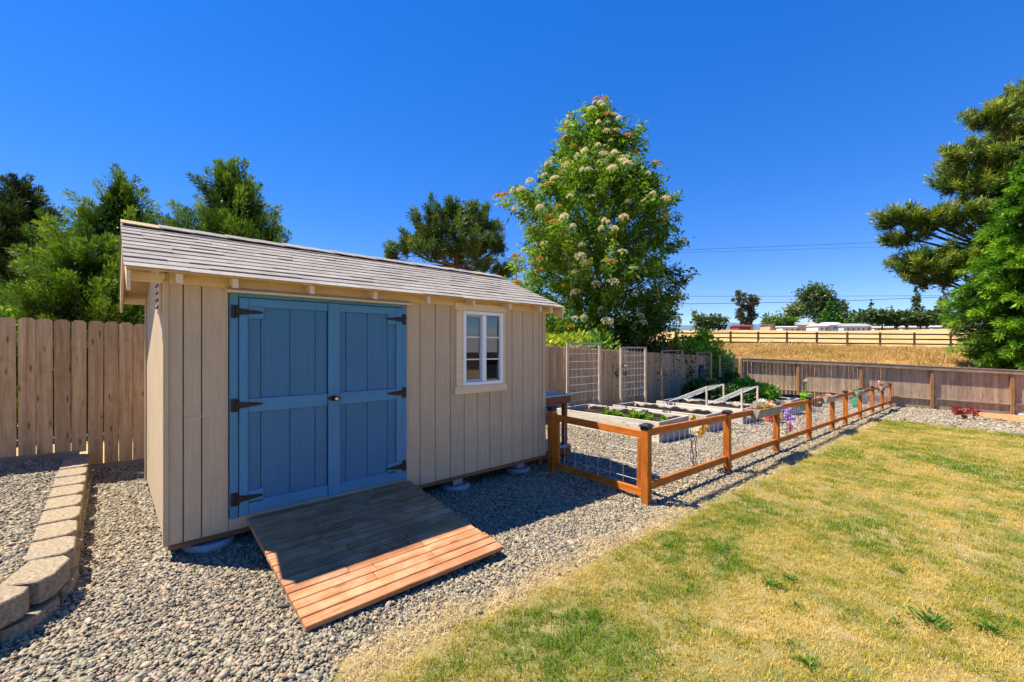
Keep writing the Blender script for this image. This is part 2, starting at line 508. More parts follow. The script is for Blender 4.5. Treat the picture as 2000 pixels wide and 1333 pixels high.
def blade_mat(name, green, mid, straw):
    m, n, l, b = mat_new(name)
    a = n.new('ShaderNodeAttribute'); a.attribute_type = 'INSTANCER'; a.attribute_name = 'dry'
    r = ramp(n, [(0.0, green), (0.5, mid), (1.0, straw)])
    at_ = n.new('ShaderNodeAttribute'); at_.attribute_name = 'rnd'
    ad = n.new('ShaderNodeMath'); ad.operation = 'ADD'
    l.new(a.outputs['Fac'], ad.inputs[0]); l.new(mrange(n, l, at_.outputs['Fac'], 0, 1, -0.36, 0.36), ad.inputs[1])
    l.new(ad.outputs[0], r.inputs[0])
    l.new(r.outputs[0], b.inputs['Base Color'])
    b.inputs['Roughness'].default_value = 0.6; b.inputs['Specular IOR Level'].default_value = 0.25
    tr = n.new('ShaderNodeBsdfTranslucent'); l.new(r.outputs[0], tr.inputs['Color'])
    mx = n.new('ShaderNodeMixShader'); mx.inputs[0].default_value = 0.35
    l.new(b.outputs[0], mx.inputs[1]); l.new(tr.outputs[0], mx.inputs[2])
    l.new(mx.outputs[0], n['Material Output'].inputs['Surface'])
    return m
M['blade'] = blade_mat('lawn_blade', (0.080, 0.210, 0.006), (0.36, 0.325, 0.024), (0.69, 0.500, 0.135))
M['straw'] = blade_mat('dead_straw_blade', (0.40, 0.33, 0.12), (0.62, 0.46, 0.21), (0.76, 0.60, 0.34))
M['bank_blade'] = blade_mat('wild_grass_blade', (0.30, 0.25, 0.06), (0.50, 0.30, 0.085), (0.62, 0.42, 0.16))

# ------------------------------------------------------------------ scattering (real instances on computed points)
def vnoise(x, y, s, seed=0):
    """smooth value noise in numpy, 0..1"""
    rg = np.random.default_rng(seed).random((128, 128))
    X = x * s; Y = y * s
    xi = np.floor(X).astype(int); yi = np.floor(Y).astype(int)
    fx = X - xi; fy = Y - yi
    fx = fx * fx * (3 - 2 * fx); fy = fy * fy * (3 - 2 * fy)
    a = rg[xi % 128, yi % 128]; b_ = rg[(xi + 1) % 128, yi % 128]
    c_ = rg[xi % 128, (yi + 1) % 128]; d_ = rg[(xi + 1) % 128, (yi + 1) % 128]
    return (a * (1 - fx) + b_ * fx) * (1 - fy) + (c_ * (1 - fx) + d_ * fx) * fy

def scatter(name, P, rot, scl, attr_name, attr, protos):
    N = len(P)
    me = bpy.data.meshes.new(name)
    me.vertices.add(N)
    me.vertices.foreach_set('co', np.asarray(P, np.float32).ravel())
    for nm, ty, arr, key in (('rot', 'FLOAT_VECTOR', rot, 'vector'), ('scl', 'FLOAT', scl, 'value'),
                             (attr_name, 'FLOAT', attr, 'value'),
                             ('pick', 'INT', RNG.integers(0, len(protos), N), 'value')):
        a = me.attributes.new(nm, ty, 'POINT')
        a.data.foreach_set(key, np.ascontiguousarray(arr, np.int32 if ty == 'INT' else np.float32).ravel())
    o = bpy.data.objects.new(name, me); COL.objects.link(o)
    lib = bpy.data.collections.new(name + '_pieces')
    for p in protos: lib.objects.link(p)
    g = bpy.data.node_groups.new(name + '_scatter', 'GeometryNodeTree')
    g.interface.new_socket('Geometry', in_out='INPUT', socket_type='NodeSocketGeometry')
    g.interface.new_socket('Geometry', in_out='OUTPUT', socket_type='NodeSocketGeometry')
    gi = g.nodes.new('NodeGroupInput'); go = g.nodes.new('NodeGroupOutput')
    ip = g.nodes.new('GeometryNodeInstanceOnPoints'); ci = g.nodes.new('GeometryNodeCollectionInfo')
    ci.inputs['Collection'].default_value = lib
    ci.inputs['Separate Children'].default_value = True; ci.inputs['Reset Children'].default_value = True
    ip.inputs['Pick Instance'].default_value = True
    def na(nm, ty):
        q = g.nodes.new('GeometryNodeInputNamedAttribute'); q.data_type = ty; q.inputs['Name'].default_value = nm
        return q.outputs['Attribute']
    g.links.new(gi.outputs[0], ip.inputs['Points'])
    g.links.new(ci.outputs[0], ip.inputs['Instance'])
    g.links.new(na('pick', 'INT'), ip.inputs['Instance Index'])
    g.links.new(na('rot', 'FLOAT_VECTOR'), ip.inputs['Rotation'])
    g.links.new(na('scl', 'FLOAT'), ip.inputs['Scale'])
    g.links.new(ip.outputs[0], go.inputs[0])
    md = o.modifiers.new('scatter', 'NODES'); md.node_group = g
    return o

def in_view(x, y, margin=0.25, zmin=1.2):
    dx = x - CAM_POS[0]; dy = y - CAM_POS[1]
    Z = dx * FWD[0] + dy * FWD[1]; X = dx * RGT[0] + dy * RGT[1]
    return (Z > zmin) & (np.abs(X) < (1.17 + margin) * Z + 0.6), Z

def pebble_protos():
    out = []
    for k in range(7):
        bm = bmesh.new(); bmesh.ops.create_icosphere(bm, subdivisions=2, radius=1.0)
        rg = random.Random(k)
        ax = (1.0, rg.uniform(0.58, 0.85), rg.uniform(0.30, 0.5))
        ph = [rg.uniform(0, 6) for _ in range(3)]
        for v in bm.verts:
            p = v.co
            q = 1 + 0.13 * math.sin(2.3 * p.x + ph[0]) + 0.11 * math.sin(2.9 * p.y + ph[1]) + 0.08 * math.sin(3.7 * p.z + ph[2])
            v.co = Vector((p.x * ax[0], p.y * ax[1], p.z * ax[2])) * q
        me = bpy.data.meshes.new('pebble'); bm.to_mesh(me); bm.free()
        me.polygons.foreach_set('use_smooth', [True] * len(me.polygons))
        me.materials.append(M['pebble'])
        out.append(bpy.data.objects.new('pebble', me))
    return out

def tuft_protos(mat, nvar, blades, hmin, hmax, wid, spread, lean, seed):
    out = []
    for k in range(nvar):
        rg = np.random.default_rng(seed + k)
        V = []; F = []; A = []
        for b_ in range(blades):
            h = rg.uniform(hmin, hmax); a = rg.uniform(0, 2 * math.pi); ln = rg.uniform(0.1, lean)
            p0 = np.array([rg.normal(0, spread), rg.normal(0, spread), -0.004])
            dr = np.array([math.cos(a), math.sin(a), 0]); sd = np.array([-math.sin(a + rg.uniform(-.8, .8)), math.cos(a), 0])
            w = wid * rg.uniform(0.7, 1.3)
            i0 = len(V)
            for t in (0, 0.55, 1.0):
                c = p0 + dr * ln * h * t * t + np.array([0, 0, h * (t - 0.25 * ln * t * t)])
                ww = w * (1 - t) ** 0.6 if t < 1 else 0
                if t < 1: V += [c - sd * ww / 2, c + sd * ww / 2]
                else: V.append(c)
            F += [(i0, i0 + 1, i0 + 3, i0 + 2), (i0 + 2, i0 + 3, i0 + 4)]
            q = rg.random(); A += [q, q]
        me = pmesh('grass_tuft', V, F, mat)
        at_ = me.attributes.new('rnd', 'FLOAT', 'FACE'); at_.data.foreach_set('value', np.array(A, np.float32))
        out.append(bpy.data.objects.new('grass_tuft', me))
    return out

def leaf_mesh(name, P, D, L, W, rnd, mat, curl=0.0, seed=1):
    """diamond leaves: P base points, D directions, L lengths, W widths"""
    rg = np.random.default_rng(seed)
    P = np.asarray(P, float); D = np.asarray(D, float)
    D /= np.linalg.norm(D, axis=1, keepdims=True) + 1e-9
    S = np.cross(D, rg.normal(size=D.shape)); S /= np.linalg.norm(S, axis=1, keepdims=True) + 1e-9
    L = np.broadcast_to(L, len(P))[:, None]; W = np.broadcast_to(W, len(P))[:, None]
    N = len(P)
    drop = np.zeros_like(P); drop[:, 2] = -curl
    V = np.empty((N, 4, 3))
    V[:, 0] = P; V[:, 1] = P + D * L * 0.45 - S * W / 2
    V[:, 2] = P + D * L + drop * L; V[:, 3] = P + D * L * 0.45 + S * W / 2
    me = bpy.data.meshes.new(name)
    me.vertices.add(4 * N); me.vertices.foreach_set('co', V.astype(np.float32).ravel())
    me.loops.add(4 * N); me.loops.foreach_set('vertex_index', np.arange(4 * N, dtype=np.int32))
    me.polygons.add(N); me.polygons.foreach_set('loop_start', np.arange(0, 4 * N, 4, dtype=np.int32))
    a = me.attributes.new('rnd', 'FLOAT', 'FACE')
    a.data.foreach_set('value', np.clip(rnd, 0, 1).astype(np.float32))
    me.materials.append(mat)
    me.update(calc_edges=True)
    return me

def unit(v): return v / (np.linalg.norm(v, axis=-1, keepdims=True) + 1e-9)


# ================================================================== THE SETTING
def grid_sheet(name, xs, ys, zf, mat, keep=None):
    X, Y = np.meshgrid(xs, ys, indexing='ij')
    Zz = zf(X, Y)
    nx, ny = X.shape
    V = np.stack([X, Y, Zz], -1).reshape(-1, 3)
    F = []
    for i in range(nx - 1):
        for j in range(ny - 1):
            if keep and not keep((xs[i] + xs[i + 1]) / 2, (ys[j] + ys[j + 1]) / 2): continue
            a = i * ny + j
            F.append((a, a + ny, a + ny + 1, a + 1))
    me = pmesh(name, V, F, mat, True)
    return link(name, me)

def graded(lo, hi, c0, c1, fine, grow=1.25):
    xs = list(np.arange(c0, c1 + 1e-6, fine))
    s = fine; x = c1
    while x < hi: s *= grow; x = min(x + s, hi); xs.append(x)
    s = fine; x = c0
    while x > lo: s *= grow; x = max(x - s, lo); xs.insert(0, x)
    return np.array(xs)

gx = graded(-900, 2500, -6, 60, 1.0); gy = graded(-1500, 1500, -14, 30, 1.0)
def ground_under(X, Y):
    z = ground_z(X, Y)
    u = (X - F0[0]) * FN[0] + (Y - F0[1]) * FN[1]
    rough = 0.10 * (vnoise(X + 300, Y + 300, 0.35, 3) - 0.5) * np.clip((u - 1) / 3, 0, 1) * np.clip((40 - u) / 8, 0, 1)
    return z + rough - 0.012
o = grid_sheet('ground', gx, gy, ground_under, M['field']); props(o, 'dry golden grassland rising behind the back fence', kind='structure')

def fence_x(y): return F0[0] + (y - F0[1]) / FD[1] * FD[0]
bx_ = np.concatenate([np.arange(-6, 6, 0.25), np.arange(6, 26.01, 0.5)])
by_ = np.arange(-12, 3.61, 0.195)
def gkeep(x, y): return (y > -2.15 or x > 17.15) and x < fence_x(y) + 0.2
o = grid_sheet('gravel_bed', bx_, by_, lambda X, Y: ground_z(X, Y) - 0.004, M['gravel_base'], gkeep); props(o, 'grey and tan gravel bed around the shed and raised beds', kind='structure')
o = grid_sheet('lawn', np.arange(-8, 17.6, 0.4), np.arange(-12, -1.7, 0.2), lambda X, Y: ground_z(X, Y) + 0.002, M['thatch'],
               lambda x, y: y < -1.95 and x < 17.2); props(o, 'dry patchy lawn turning straw yellow', kind='structure')
# raised gravel terrace left of the block wall
tv = []
for y in np.linspace(3.6, -0.74, 40):
    tv.append((terrace_edge(y), y))
mb = MB()
pts = [(x, y, float(ground_z(x, y)) + 0.19) for x, y in tv] + [(-5, -0.9, float(ground_z(-5, -0.9)) + 0.19), (-5, 3.6, float(ground_z(-5, 3.6)) + 0.19)]
mb.add(pts, [tuple(range(len(pts)))])
o = mb.build('gravel_terrace', M['gravel_base']); props(o, 'raised gravel terrace behind the block edging', kind='structure')
# orange soil strip at the foot of the back fence
sp = [(21.75, -4.05), (20.9, -4.75), (20.6, -5.6), (20.8, -8.5), (24.9, -8.5), (24.0, -5.2), (23.4, -3.6)]
mb = MB(); pts = [(x, y, float(ground_z(x, y)) + 0.03) for x, y in sp]
mb.add(pts, [tuple(range(len(pts)))])
o = mb.build('soil_patch', M['soil_patch']); props(o, 'orange bark soil at the foot of the back fence', kind='structure')

# low hills on the horizon, distance haze painted in as blue
hv = []; hf = []
rg = np.random.default_rng(5)
hx = np.linspace(1000, 2150, 60)
for i, px in enumerate(hx):
    top = 634 - 2.5 * math.sin(i * 0.35) - 1.5 * math.sin(i * 0.9 + 1) + (px - 1400) * 0.004
    for q, (yy, Z) in enumerate(((660, 1900), (640, 2050), (top, 2300))):
        hv.append(at(px, yy, Z))
for i in range(len(hx) - 1):
    for q in range(2):
        a = i * 3 + q; hf.append((a, a + 3, a + 4, a + 1))
M['hill'] = plain('haze_blue_hill', (0.10, 0.16, 0.22), 1.0, 0, 0.2, 0.01, 0.0, 0)
o = link('hills', pmesh('hills', hv, hf, M['hill'], True)); props(o, 'low hills on the horizon, haze painted in as blue', kind='structure')

# ---- pebbles
def make_gravel():
    P = []; SC_ = []; T = []; RO = []
    rg = np.random.default_rng(21)
    zones = [((-3.0, 4.0), (-2.08, 3.5), 5000, 0.0114), ((4.0, 9.5), (-2.08, 3.5), 2200, 0.0152), ((9.5, 23.5), (-1.98, 3.5), 560, 0.026), ((17.1, 25.0), (-6.5, -1.98), 420, 0.030)]
    for (x0, x1), (y0, y1), dens, size in zones:  # (x range), (y range), stones per square metre, half length
        N = int((x1 - x0) * (y1 - y0) * dens)
        x = rg.uniform(x0, x1, N); y = rg.uniform(y0, y1, N)
        ok, Z = in_view(x, y)
        ok &= x < (F0[0] + (y - F0[1]) / FD[1] * FD[0]) - 0.05
        ok &= ~((x > 0.1) & (x < 4.15) & (y > 0.25) & (y < 2.4))                 # under the shed
        ok &= ~((x > -0.74) & (x < -0.5) & (y > -0.1))
        edge = -1.95 + 0.22 * (vnoise(x, y, 2.3, 8) - 0.5) + 0.2 * (vnoise(x, y, 9, 9) - 0.5)
        ok &= (y > edge) | (x > 17.1) | (rg.random(N) < 0.18)
        x = x[ok]; y = y[ok]; n_ = len(x)
        z = np.array([gravel_z(a, b) for a, b in zip(x, y)])
        lift = rg.uniform(-0.1, 0.75, n_) * size
        if size > 0.025: lift = rg.uniform(-0.3, 0.3, n_) * size
        P.append(np.stack([x, y, z + lift], -1))
        SC_.append(size * np.exp(rg.normal(-0.03, 0.36, n_)))
        T.append(np.clip(0.04 + 0.89 * rg.random(n_) ** 1.12 + 0.10 * (vnoise(x, y, 1.1, 4) - 0.5), 0, 1))
        RO.append(np.stack([rg.normal(0, 0.42, n_), rg.normal(0, 0.42, n_), rg.uniform(0, 6.28, n_)], -1))
    o = scatter('gravel', np.concatenate(P), np.concatenate(RO), np.concatenate(SC_), 'tone', np.concatenate(T), pebble_protos())
    props(o, 'rounded grey, tan and buff pebbles covering the gravel beds', 'gravel', kind='stuff')
make_gravel()

# ---- lawn grass
def make_grass():
    rg = np.random.default_rng(31)
    P = []; S_ = []; D_ = []; RO = []
    for (x0, x1), (y0, y1), dens, s in (((0.3, 5.0), (-6.5, -1.6), 1150, 1.0), ((5.0, 9.5), (-7, -1.6), 560, 1.15), ((9.5, 17.3), (-8, -1.6), 240, 1.5)):
        N = int((x1 - x0) * (y1 - y0) * dens)
        x = rg.uniform(x0, x1, N); y = rg.uniform(y0, y1, N)
        ok, Z = in_view(x, y, 0.2)
        edge = -2.08 + 0.14 * (vnoise(x, y, 1.7, 5) - 0.5) + 0.10 * (vnoise(x, y, 7, 6) - 0.5)
        edge = np.where(x < 1.0, edge - 0.12 * (1.0 - x), edge)
        dist = edge - y                                            # metres into the lawn
        fringe = (dist > -0.34) & (dist < 0)
        ok &= (dist > 0) | (fringe & (rg.random(N) < 0.16 * np.exp(dist / 0.10) * (vnoise(x, y, 5, 10) > 0.35)))
        xe = 17.15 + 0.2 * (vnoise(x, y, 1.5, 7) - 0.5)
        ok &= x < xe
        x = x[ok]; y = y[ok]; dist = dist[ok]; n_ = len(x)
        big = vnoise(x, y, 0.55, 12); mid = vnoise(x, y, 1.7, 13); fine = vnoise(x, y, 6.0, 14)
        dry = 0.50 + 0.85 * (big - 0.5) + 0.75 * (mid - 0.5) + 0.85 * (fine - 0.5)
        near = np.clip(1 - (x - 1.0) / 4.5, 0, 1) * np.exp(-((dist - 0.45) / 0.42) ** 2)
        dry -= 0.55 * near                                          # greener band just inside the edge
        dry = np.where(dist < 0.05, 1.0 + 0.1 * fine, dry)
        dry = np.where((dist >= 0.05) & (dist < 0.15), dry * 0.5 + 0.5 * (1 - (dist - 0.05) / 0.2), dry)
        dry += rg.normal(0, 0.10, n_)
        sc_ = s * np.exp(rg.normal(0, 0.22, n_)) * (1.12 - 0.25 * np.clip(dry, 0, 1))
        sc_ = np.where(dist < 0.06, sc_ * 0.6, sc_)
        P.append(np.stack([x, y, ground_z(x, y)], -1)); S_.append(sc_); D_.append(np.clip(dry, 0.02, 1))
        RO.append(np.stack([rg.normal(0, 0.15, n_), rg.normal(0, 0.15, n_), rg.uniform(0, 6.28, n_)], -1))
    o = scatter('lawn_grass', np.concatenate(P), np.concatenate(RO), np.concatenate(S_), 'dry', np.concatenate(D_),
                tuft_protos(M['blade'], 8, 17, 0.016, 0.042, 0.0034, 0.019, 0.95, 100))
    props(o, 'short mown grass, green in patches and straw coloured elsewhere', 'grass', kind='stuff')
make_grass()

def make_straw():
    rg = np.random.default_rng(35)
    N = 4800
    x = 0.60 + 16.6 * rg.random(N) ** 1.6; y = -2.01 + rg.normal(0, 0.06, N) + 0.16 * (vnoise(x, x * 0 + 3, 0.8, 17) - 0.5)
    y += np.abs(rg.normal(0, 0.09, N)) * (vnoise(x, y, 3.0, 18) > 0.52)
    ok, Z = in_view(x, y); ok &= ~((y > -1.62) & (x < 2.2))
    x = x[ok]; y = y[ok]; n_ = len(x)
    o = scatter('dry_straw', np.stack([x, y, ground_z(x, y) + 0.006], -1), np.stack([rg.normal(0, .3, n_), rg.normal(0, .3, n_), rg.uniform(0, 6.28, n_)], -1),
                np.exp(rg.normal(0, 0.3, n_)) * (0.75 + 0.05 * x), 'dry', np.clip(rg.normal(0.75, 0.2, n_), 0.2, 1.2), tuft_protos(M['straw'], 6, 10, 0.012, 0.030, 0.0034, 0.024, 3.6, 150))
    props(o, 'bleached straw-like dead grass along the edge of the lawn', 'straw', kind='stuff')
make_straw()

def make_bank_grass():
    rg = np.random.default_rng(41)
    N = 26000
    u = rg.uniform(0.5, 26, N); w = rg.uniform(-6, 40, N)
    x = F0[0] + FN[0] * u + FD[0] * w * 0.9; y = F0[1] + FN[1] * u + FD[1] * (w - 14) * 0.9
    ok, Z = in_view(x, y, 0.1)
    x = x[ok]; y = y[ok]; u = u[ok]; n_ = len(x)
    dry = 0.35 + 0.9 * (vnoise(x + 90, y + 90, 0.4, 15) - 0.3) + rg.normal(0, 0.15, n_)
    sc_ = 0.9 * np.exp(rg.normal(0, 0.3, n_)) * (0.55 + 0.9 * vnoise(x + 90, y + 90, 0.7, 16))
    o = scatter('bank_grass', np.stack([x, y, ground_z(x, y)], -1), np.stack([rg.normal(0, .2, n_), rg.normal(0, .2, n_), rg.uniform(0, 6.28, n_)], -1),
                sc_, 'dry', np.clip(dry, 0, 1), tuft_protos(M['bank_blade'], 6, 16, 0.10, 0.30, 0.022, 0.09, 1.1, 200))
    props(o, 'coarse golden wild grass on the bank behind the back fence', 'grass', kind='stuff')
make_bank_grass()

# ================================================================== SHED
shed = thing('garden_shed', (0, 0, 0), 'taupe panelled garden shed with blue double doors and grey shingle roof', 'shed')
L_, W_ = 4.265, 2.44
WT = 2.12
# core walls (parts) with siding boards as their pieces
WX0, WX1, WZ0, WZ1 = 2.80, 3.44, 1.06, 1.99        # window opening
mb = MB()
mb.span((0.02, 0.014, 0.01), (WX0, 0.09, WT)).span((WX1, 0.014, 0.01), (L_ - 0.02, 0.09, WT))
mb.span((WX0, 0.014, 0.01), (WX1, 0.09, WZ0)).span((WX0, 0.014, WZ1), (WX1, 0.09, WT))
front = mb.build('front_wall', M['core'], shed)
edges = [0.0, 0.108, 0.228, 0.415, 0.63, 0.835, 1.04, 1.245, 1.45, 1.655, 1.86, 2.066, 2.24, 2.438, 2.647, 2.849, 3.05, 3.252, 3.446, 3.638, 3.837, 4.033, 4.152, L_]
for a, b_ in zip(edges[:-1], edges[1:]):
    g = 0.004
    x0, x1 = a + (g if a > 0 else 0), b_ - (g if b_ < L_ else 0)
    z0 = 0.0
    if 0.40 < a and b_ < 2.08: z0 = 1.97
    if x1 > WX0 and x0 < WX1:
        span('siding_board', (x0, -0.001, 0.0), (x1, 0.0135, WZ0), M['siding'], front, bev=0.002)
        span('siding_board', (x0, -0.001, WZ1), (x1, 0.0135, WT), M['siding'], front, bev=0.002)
        if x0 < WX0: span('siding_board', (x0, -0.001, WZ0), (WX0, 0.0135, WZ1), M['siding'], front, bev=0.0)
        if x1 > WX1: span('siding_board', (WX1, -0.001, WZ0), (x1, 0.0135, WZ1), M['siding'], front, bev=0.0)
    else:
        span('siding_board', (x0, -0.001, z0), (x1, 0.0135, WT), M['siding'], front, bev=0.002)
for a, b_ in ((0.415, 0.52), (0.52, 0.835), (0.835, 1.245), (1.245, 1.655), (1.655, 2.066)):
    span('siding_board', (a, -0.001, 0.0), (b_, 0.0135, 0.10), M['siding'], front, bev=0.002)
def side_wall(name, xo, sgn):
    pitch = (2.70 - 2.05) / 1.22
    def top(y): return 2.06 + pitch * (y if y < 1.22 else 2.44 - y)
    mb = MB()
    out = [(0.02, 0.01), (2.42, 0.01), (2.42, top(2.42) - .05), (1.22, top(1.22) - .05), (0.02, top(0.02) - .05)]
    xi = xo + sgn * 0.014; xj = xo + sgn * 0.09
    mb.prism_x(out, min(xi, xj), max(xi, xj))
    w = mb.build(name, M['core'], shed)
    ys = [0.016, 0.62, 1.22, 1.82, 2.424]
    for a, b_ in zip(ys[:-1], ys[1:]):
        m2 = MB(); g = 0.0025
        m2.prism_x([(a + g, 0), (b_ - g, 0), (b_ - g, top(b_)), (a + g, top(a))], *sorted((xo - sgn * 0.001, xo + sgn * 0.0135)))
        c = Vector((0, (a + b_) / 2, 1.0)); m2.v = [(v[0], v[1] - c.y, v[2] - c.z) for v in m2.v]
        m2.build('siding_panel', M['siding'], w, c)
    return w
lw = side_wall('side_wall', 0.0, 1); rw = side_wall('side_wall', L_, -1)
mb = MB(); mb.span((0.02, 2.35, 0.01), (L_ - 0.02, 2.426, WT)); bw = mb.build('back_wall', M['core'], shed)
for k in range(7):
    a = 0.0 + k * L_ / 7
    span('siding_panel', (a + .003, 2.4265, 0), (a + L_ / 7 - .003, 2.44, WT), M['siding'], bw, bev=0.002)
mb = MB(); mb.span((0.1, 0.1, 0.0), (L_ - 0.1, 2.34, 0.03)); mb.build('floor', M['inside'], shed)
# corner trims
span('corner_trim', (-0.018, 0.0005, 0.0), (-0.0015, 0.075, 2.06), M['siding'], shed)
span('corner_trim', (-0.018, 2.37, 0.0), (-0.0015, 2.455, 2.06), M['siding'], shed)
span('corner_trim', (-0.018, -0.018, 0.0), (0.016, -0.0015, 2.06), M['siding'], shed)
span('corner_trim', (L_ - 0.05, -0.018, 0.0), (L_ + 0.012, -0.0015, 2.08), M['siding'], shed)
# floor beams
span('floor_beam', (0.02, 0.03, -0.055), (L_ - 0.02, 0.12, -0.002), M['beam'], shed)
span('floor_beam', (0.02, 1.16, -0.055), (L_ - 0.02, 1.25, -0.002), M['beam'], shed)
span('floor_beam', (0.02, 2.30, -0.055), (L_ - 0.02, 2.39, -0.002), M['beam'], shed)
for x in (0.05, 1.1, 2.2, 3.2, 4.21): span('floor_joist', (x - 0.02, 0.13, -0.05), (x + 0.02, 1.15, -0.004), M['beam'], shed)
# roof
RX0, RX1 = -0.235, 4.47
EY, EZ, RY, RZ = -0.185, 2.115, 1.22, 2.712
pitch = math.atan2(RZ - EZ, RY - EY); sl = math.hypot(RZ - EZ, RY - EY)
ct, st = math.cos(pitch), math.sin(pitch)
mb = MB(); th = 0.022
for sgn in (1, -1):
    def Y(y): return y if sgn == 1 else 2 * RY - y
    out = [(Y(EY + .022), EZ + .022 * st / ct), (Y(RY), RZ), (Y(RY), RZ - th), (Y(EY + .022), EZ - th + .022 * st / ct)]
    if sgn == 1: out = out[::-1]
    mb.prism_x(out, RX0, RX1)
roof = mb.build('roof', M['soffit'], shed)
# front shingles, one by one
_sh = {}
def shingle_mesh(w, T):
    k = (w, T)
    if k not in _sh:
        h = 0.172
        v = [(0, 0, 0.001), (w, 0, 0.001), (w, h, 0.001), (0, h, 0.001), (0, 0, T), (w, 0, T), (w, h, 0.003), (0, h, 0.003)]
        f = [(0, 3, 2, 1), (4, 5, 6, 7), (0, 1, 5, 4), (1, 2, 6, 5), (2, 3, 7, 6), (3, 0, 4, 7)]
        _sh[k] = pmesh('shingle', v, f, M['shingle'])
    return _sh[k]
rs = random.Random(3)
ncourse = 11; ex = (sl - 0.02) / ncourse
lip = 0.016
for i in range(ncourse):
    x = RX0 - 0.012 - (rs.choice((0.0, 0.0)) )
    while x < RX1 + 0.012:
        w = rs.choice((0.14, 0.2, 0.26, 0.32, 0.38)); T = rs.choice((0.0055, 0.0055, 0.0105))
        if x + w > RX1 + 0.012: w = round(max(RX1 + 0.012 - x, 0.02), 3)
        if RX1 + 0.012 - (x + w) < 0.1: w = round(RX1 + 0.012 - x, 3)
        s = i * ex - lip
        link('shingle', shingle_mesh(w - 0.001, T), roof, (x, EY + s * ct - 0.003 * st, EZ + s * st + 0.003 * ct), (pitch + R(-2.2), 0, 0))
        x += w
# back shingles, joined (never seen from the yard)
mb = MB()
for i in range(ncourse):
    s = i * ex - lip
    for k in range(15):
        x0 = RX0 - 0.012 + k * 0.3153
        y0 = 2 * RY - EY - s * ct; z0 = EZ + s * st
        mb.add([(x0, y0, z0 + .012), (x0 + .313, y0, z0 + .012), (x0 + .313, y0 - .16 * ct, z0 + .16 * st + .006), (x0, y0 - .16 * ct, z0 + .16 * st + .006),
                (x0, y0, z0), (x0 + .313, y0, z0)], [(0, 3, 2, 1), (4, 0, 1, 5)])
o = mb.build('back_shingles', M['shingle'], shed); o['kind'] = 'stuff'
# ridge caps with lichen on the ends
nc = 17
for k in range(nc):
    x0 = RX0 - 0.012 + k * (RX1 - RX0 + 0.024) / nc; x1 = x0 + 0.31; x1 = min(x1, RX1 + 0.012)
    z = RZ + 0.030 + 0.002 * (k % 2); d_ = 0.135
    v = []
    for xx, up in ((x0, 0.007), (x1, 0.0)):
        v += [(xx, -d_ * ct, -d_ * st + up), (xx, 0, up), (xx, d_ * ct, -d_ * st + up)]
    v += [(a, b_, c - 0.008) for a, b_, c in v]
    f = [(0, 3, 4, 1), (1, 4, 5, 2), (6, 7, 10, 9), (7, 8, 11, 10), (0, 1, 7, 6), (1, 2, 8, 7), (0, 6, 9, 3), (2, 5, 11, 8), (3, 9, 10, 4), (4, 10, 11, 5)]
    mid = Vector(((x0 + x1) / 2, RY, z))
    me = pmesh('ridge_cap', [(a - mid.x, b_, c) for a, b_, c in v], f, M['lichen'] if k in (0, nc - 2) else M['shingle'])
    link('ridge_cap', me, roof, mid)
# barge boards on both gables
for xx in (RX0 + 0.002, RX1 - 0.024):
    for sgn in (1, -1):
        mb = MB(); h = 0.135
        def Y(y): return y if sgn == 1 else 2 * RY - y
        out = [(Y(EY + .005), EZ - th - .002), (Y(RY - .001), RZ - th - .002), (Y(RY - .001), RZ - th - h / ct), (Y(EY + .005), EZ - th - h / ct)]
        if sgn == 1: out = out[::-1]
        mb.prism_x(out, xx, xx + 0.022)
        mb.build('barge_board', M['siding_trim'], shed)
# rafter tails
for x in (0.07, 0.434, 1.03, 1.636, 2.255, 2.877, 3.456, 4.025, 4.24):
    mb = MB(); w = 0.021
    f0 = EY + 0.02
    def zr(y): return EZ - th - 0.003 + (y - EY) * math.tan(pitch)
    out = [(f0, zr(f0) - 0.075), (0.10, zr(0.10) - 0.105), (0.10, zr(0.10)), (f0, zr(f0))]
    mb.prism_x(out, x - w, x + w)
    mb.build('rafter_tail', M['siding_trim'], shed)
    mb = MB()
    out = [(2 * RY - a, c) for a, c in out][::-1]
    mb.prism_x(out, x - w, x + w); mb.build('rafter_tail', M['siding_trim'], shed)
# lookout blocks under the gable overhang
for yy, zz in ((0.02, 2.09), (2.42, 2.09), (1.22, 2.57)):
    for xa, xb in ((RX0 + 0.026, -0.003), (L_ + 0.003, RX1 - 0.027)):
        span('lookout', (xa, yy - 0.02, zz - 0.05), (xb, yy + 0.02, zz + 0.02), M['siding_trim'], shed)
span('frieze_board', (0.018, -0.0145, 2.035), (L_ - 0.06, -0.0015, 2.125), M['soffit'], shed)
# gable vent on the left wall
vt = box('vent', (0.02, 0.17, 0.36), (-0.012, 0.42, 2.0), M['siding_trim'], shed)
for k in range(5): box('louvre', (0.012, 0.12, 0.03), (-0.025, 0.42, 1.88 + k * 0.06), M['core'], vt, rot=(0, R(35), 0), bev=0.001)

